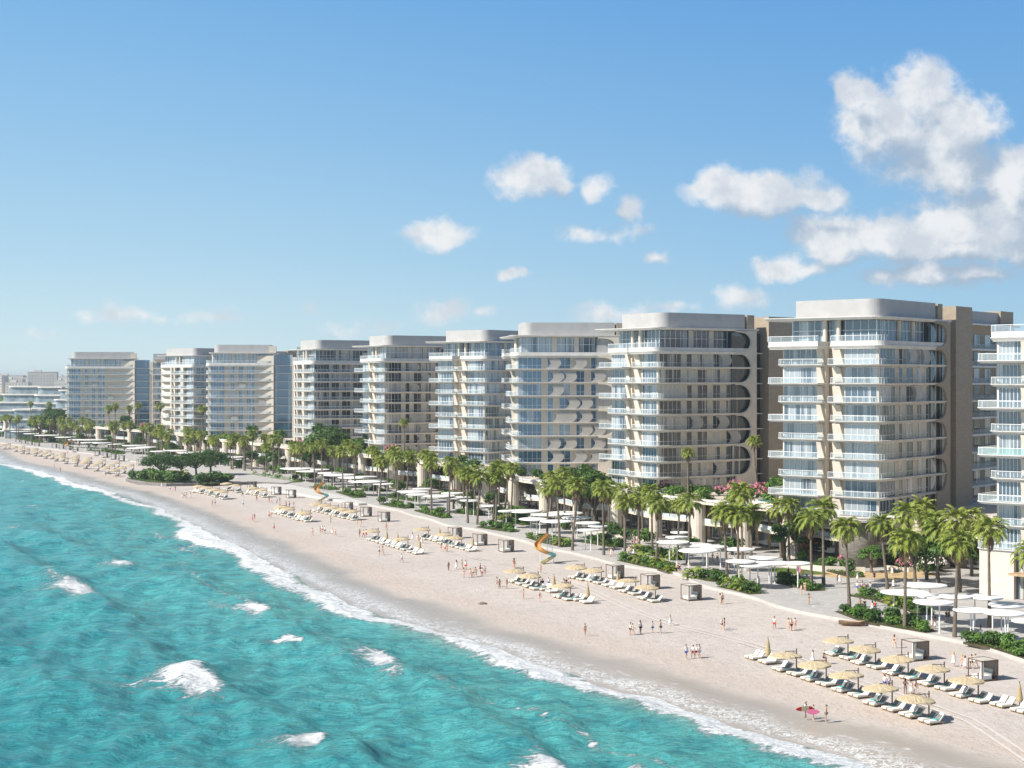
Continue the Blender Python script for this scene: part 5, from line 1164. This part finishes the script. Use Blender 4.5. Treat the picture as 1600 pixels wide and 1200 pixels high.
for (px, py, lk, z) in [(1270,1037,'wd',0),(1288,1038,'dk',0),(1397.5,1013,'bk',0),(1382.5,1076,'ws',0),(1389,1077,'li',0),(1414.6,1085,'bk',0),(1424,1086,'wd',0),(1430.6,1086,'bk',0),(1490,1041.5,'wd',0),(1504,1044,'rs',0),(1508,1045.5,'wd',0),(1518,1045,'wg',0),(1524,1043,'bg',0),
 (1047,977.5,'wd',0),(1128,983.5,'wg',0),(1131.5,985,'bk',0),(1210,983,'wr',0),(1232,986,'bk',0),(1236.5,986,'wg',0),(1242.5,984,'rt',0),(1125.5,944.5,'bk',0),(1128.5,944,'gs',0),(1264,944.5,'bk',PZ),(1252,930,'bt',PZ),(1257.5,923.5,'bk',PZ),(1260.5,905.5,'ws',PZ),(1232,901,'dk',PZ),(1245.5,898,'rs',PZ),(1250,898,'pk',PZ),
 (1180,919,'wr',PZ),(1185.5,917.5,'bg',PZ),(1060,895,'or',PZ),(1062,896,'dk',PZ),(1076,892,'bg',PZ),(1137.5,890.5,'wd',PZ),(1158.5,908.5,'rs',PZ),(1170.5,896.5,'bk',PZ),(1113.5,878.5,'rt',PZ),(1121,878.5,'nt',PZ),(1106,874,'rs',PZ),
 (1072,1029,'ws',0),(1083,1028,'wr',0),(1088.5,1028,'wg',0),(1093,1028,'li',0),(985,992,'wg',0),(988.5,992.5,'bt',0),(1000.6,990,'wg',0),(1019.7,989,'ws',0),(1032,989.5,'nt',0),(914,993.5,'rt',0),(818,936,'rs',0),(843,941,'rs',0),(792,920,'bt',0),(776,917.5,'bk',0),(780.6,920,'rs',0),(857,917,'ws',0),(845,920,'dk',0),(848,920,'dk',0),(844.7,896.5,'rs',0),(802,887,'rt',0),(804,887.4,'rs',0),(881,920,'wd',0),(885,919,'dk',0),(888,920,'bg',0),
 (701,892,'rs',0),(713,890,'wd',0),(722,890,'rt',0),(727.7,890.7,'wr',0),(724.7,902.7,'bk',0),(734.7,902.7,'rt',0),(738.5,902,'nt',0),(743,901,'gs',0),(750.5,894.5,'nt',0),(753.5,901,'wr',0),(757.4,899,'bt',0),(592.7,867.5,'wg',0),(598,867.5,'bk',0),(627.5,878.7,'li',0),(603.5,828.5,'rt',0),(563.7,824,'rs',0),(568,839.7,'rt',0),(572,839,'pk',0),(562,839,'rs',0),(644.7,845,'wd',0),(689,862,'bt',0),(695,862,'wr',0),(698.7,863,'rt',0),(653.7,848,'rs',0),(659,849.5,'wd',0),
 (394,814.5,'pk',0),(397.7,813.7,'rs',0),(420.5,810,'nt',0),(423.8,810,'rs',0),(428,829.5,'wr',0),(401,783,'rt',0),(420.5,786,'rs',0),(424,786.7,'bt',0),(432.5,786.7,'li',0),(437,785,'bt',0),(446.7,793.5,'rs',0),(452,793.5,'nt',0),(458.7,793.5,'bk',0),(491,792,'wd',0),(501.5,790.5,'wd',0),(508,790.5,'li',0),(485,802.5,'rt',0),(500,802.5,'gs',0),(486.5,811.5,'wr',0),(516.5,817.5,'bk',0),(557.7,822.7,'rt',0),(563.7,823.5,'rs',0),
 (488,837,'rs',0),(500,834,'rt',0),(503.7,832.5,'wr',0),(507.5,834,'wg',0),(519.5,835.5,'wd',0),(524,838.5,'rt',0),(253,761.5,'wd',0),(266,767,'wg',0),(273.7,767.5,'pk',0),(285,778,'wd',0),(288,778,'nt',0),(291,778,'rs',0),(297.7,778,'wd',0),(331.5,790.7,'rs',0),(336,790,'ws',0),(380,791.5,'ws',0),(400.5,784,'rs',0),(378.7,775.7,'bt',0),(359,748.7,'or',.78),(370.8,748.7,'wd',.78),(242,753,'or',.78),(364.5,770.5,'nt',0),
 (84.7,733,'rs',-.2),(94,737.5,'bk',-.2),(61.5,712,'rs',0),(113,721,'bk',0),(124.5,727,'pk',0),(131,727,'rs',0),(165,745,'rs',0),(172.5,743.5,'nt',0),(181.5,745,'wr',0),(187.5,746.5,'bk',0),(194,739,'rs',0),(102,712,'rt',0),(105.5,710.5,'rs',0),
 (1339.5,925,'ws',PZ),(1347.5,925,'wr',PZ),(1351,927.5,'rs',PZ),(1360,926,'ws',PZ),(1386,917.5,'wd',PZ),(1396,919,'wd',PZ),(1479,971,'dk',PZ),(1483,971,'dk',PZ),(1457.5,982.5,'rs',PZ),(1461,982.5,'wd',PZ),(1532,996,'wd',PZ),(1344,953.5,'rs',PZ),(1351,953.5,'dk',PZ),(1363,956,'wd',PZ),(1367.5,956,'or',PZ),(1310,912.5,'pk',PZ),(1312,913,'wd',PZ),(1340,907.5,'wd',PZ),(1366,907.5,'dk',PZ),(1394,899,'wd',PZ),
 (952,868,'rs',PZ),(955,870,'wd',PZ),(958,872,'rs',PZ),(988,852,'wr',PZ),(991,853,'rs',PZ),(998,853,'rs',PZ),(983,838,'wd',PZ),(1003,836,'dk',PZ),(990,868,'wd',PZ),(983,866,'rs',PZ)]:
    person(px, py, lk, None, z)
# surfboards held by the two people at the water
def board(p, rz, ln, label, m1, m2):
    root = thing('surfboard', p, rz, label, 'surfboard', 'surfboards carried along the water')
    def half(a0, a1):
        mb = MB(); q = []; n = 10
        for i in range(n+1): t = a0+(a1-a0)*i/n; q.append((-ln/2+ln*t, .27*math.sin(math.pi*t)**.6))
        for i in range(n, -1, -1): t = a0+(a1-a0)*i/n; q.append((-ln/2+ln*t, -.27*math.sin(math.pi*t)**.6-.001))
        lo = [(x,-.035,y) for x, y in q]; hi = [(x,.035,y) for x, y in q]; k = len(lo); mb.v = lo+hi; mb.f = [tuple(range(k)), tuple(range(2*k-1,k-1,-1))]+[((i+1)%k,i,k+i,k+(i+1)%k) for i in range(k)]; return mb
    half(.0,.30).build('nose', m1, root); half(.302,.70).build('deck', m2, root); half(.702,1.).build('tail', m1, root)
board(G(1259,1122)+Vector((-.12,-.28,1.06)), R(20), 2.3, 'red and orange surfboard held at the hip by the taller carrier', CM['red'], M['s_ye'])
board(G(1271,1125)+Vector((-.1,-.30,.92)), R(5), 1.45, 'short pink surfboard held by the person in dark clothes', CM['pink'], CM['pink'])

# ------------------------------------------------------------------ labels that would read alike get their order from the left
from collections import defaultdict
bpy.context.view_layer.update()
def settle():
    grp = defaultdict(list)
    for o_ in THINGS: grp[o_['label']].append(o_)
    for l, obs in grp.items():
        if len(obs) < 2: continue
        obs.sort(key=lambda o_: pxof(o_.location))
        for i, o_ in enumerate(obs):
            n = len(obs); wd_ = ('left one','right one')[i] if n == 2 else ('left one','middle one','right one')[i] if n == 3 else ordw(i+1)+' from left'
            o_['label'] = l+', '+wd_
settle()
for o_ in THINGS:
    n = len(o_['label'].split())
    if n > 16: print('LONG', n, o_['label'])

# ------------------------------------------------------------------ sea air
hz = bpy.data.materials.new('sea_haze'); hz.use_nodes = True; t = NT(hz.node_tree); t.n.remove(t.n['Principled BSDF'])
pv = t.new('ShaderNodeVolumePrincipled'); pv.inputs['Color'].default_value = (.86,.94,1,1); pv.inputs['Density'].default_value = .00011; pv.inputs['Anisotropy'].default_value = .25
t.link(pv.outputs[0], t.n['Material Output'].inputs['Volume'])
o = MB().box(-9500,-9500,-7.5,11500,12500,62).build('haze', hz); o['kind'] = 'stuff'
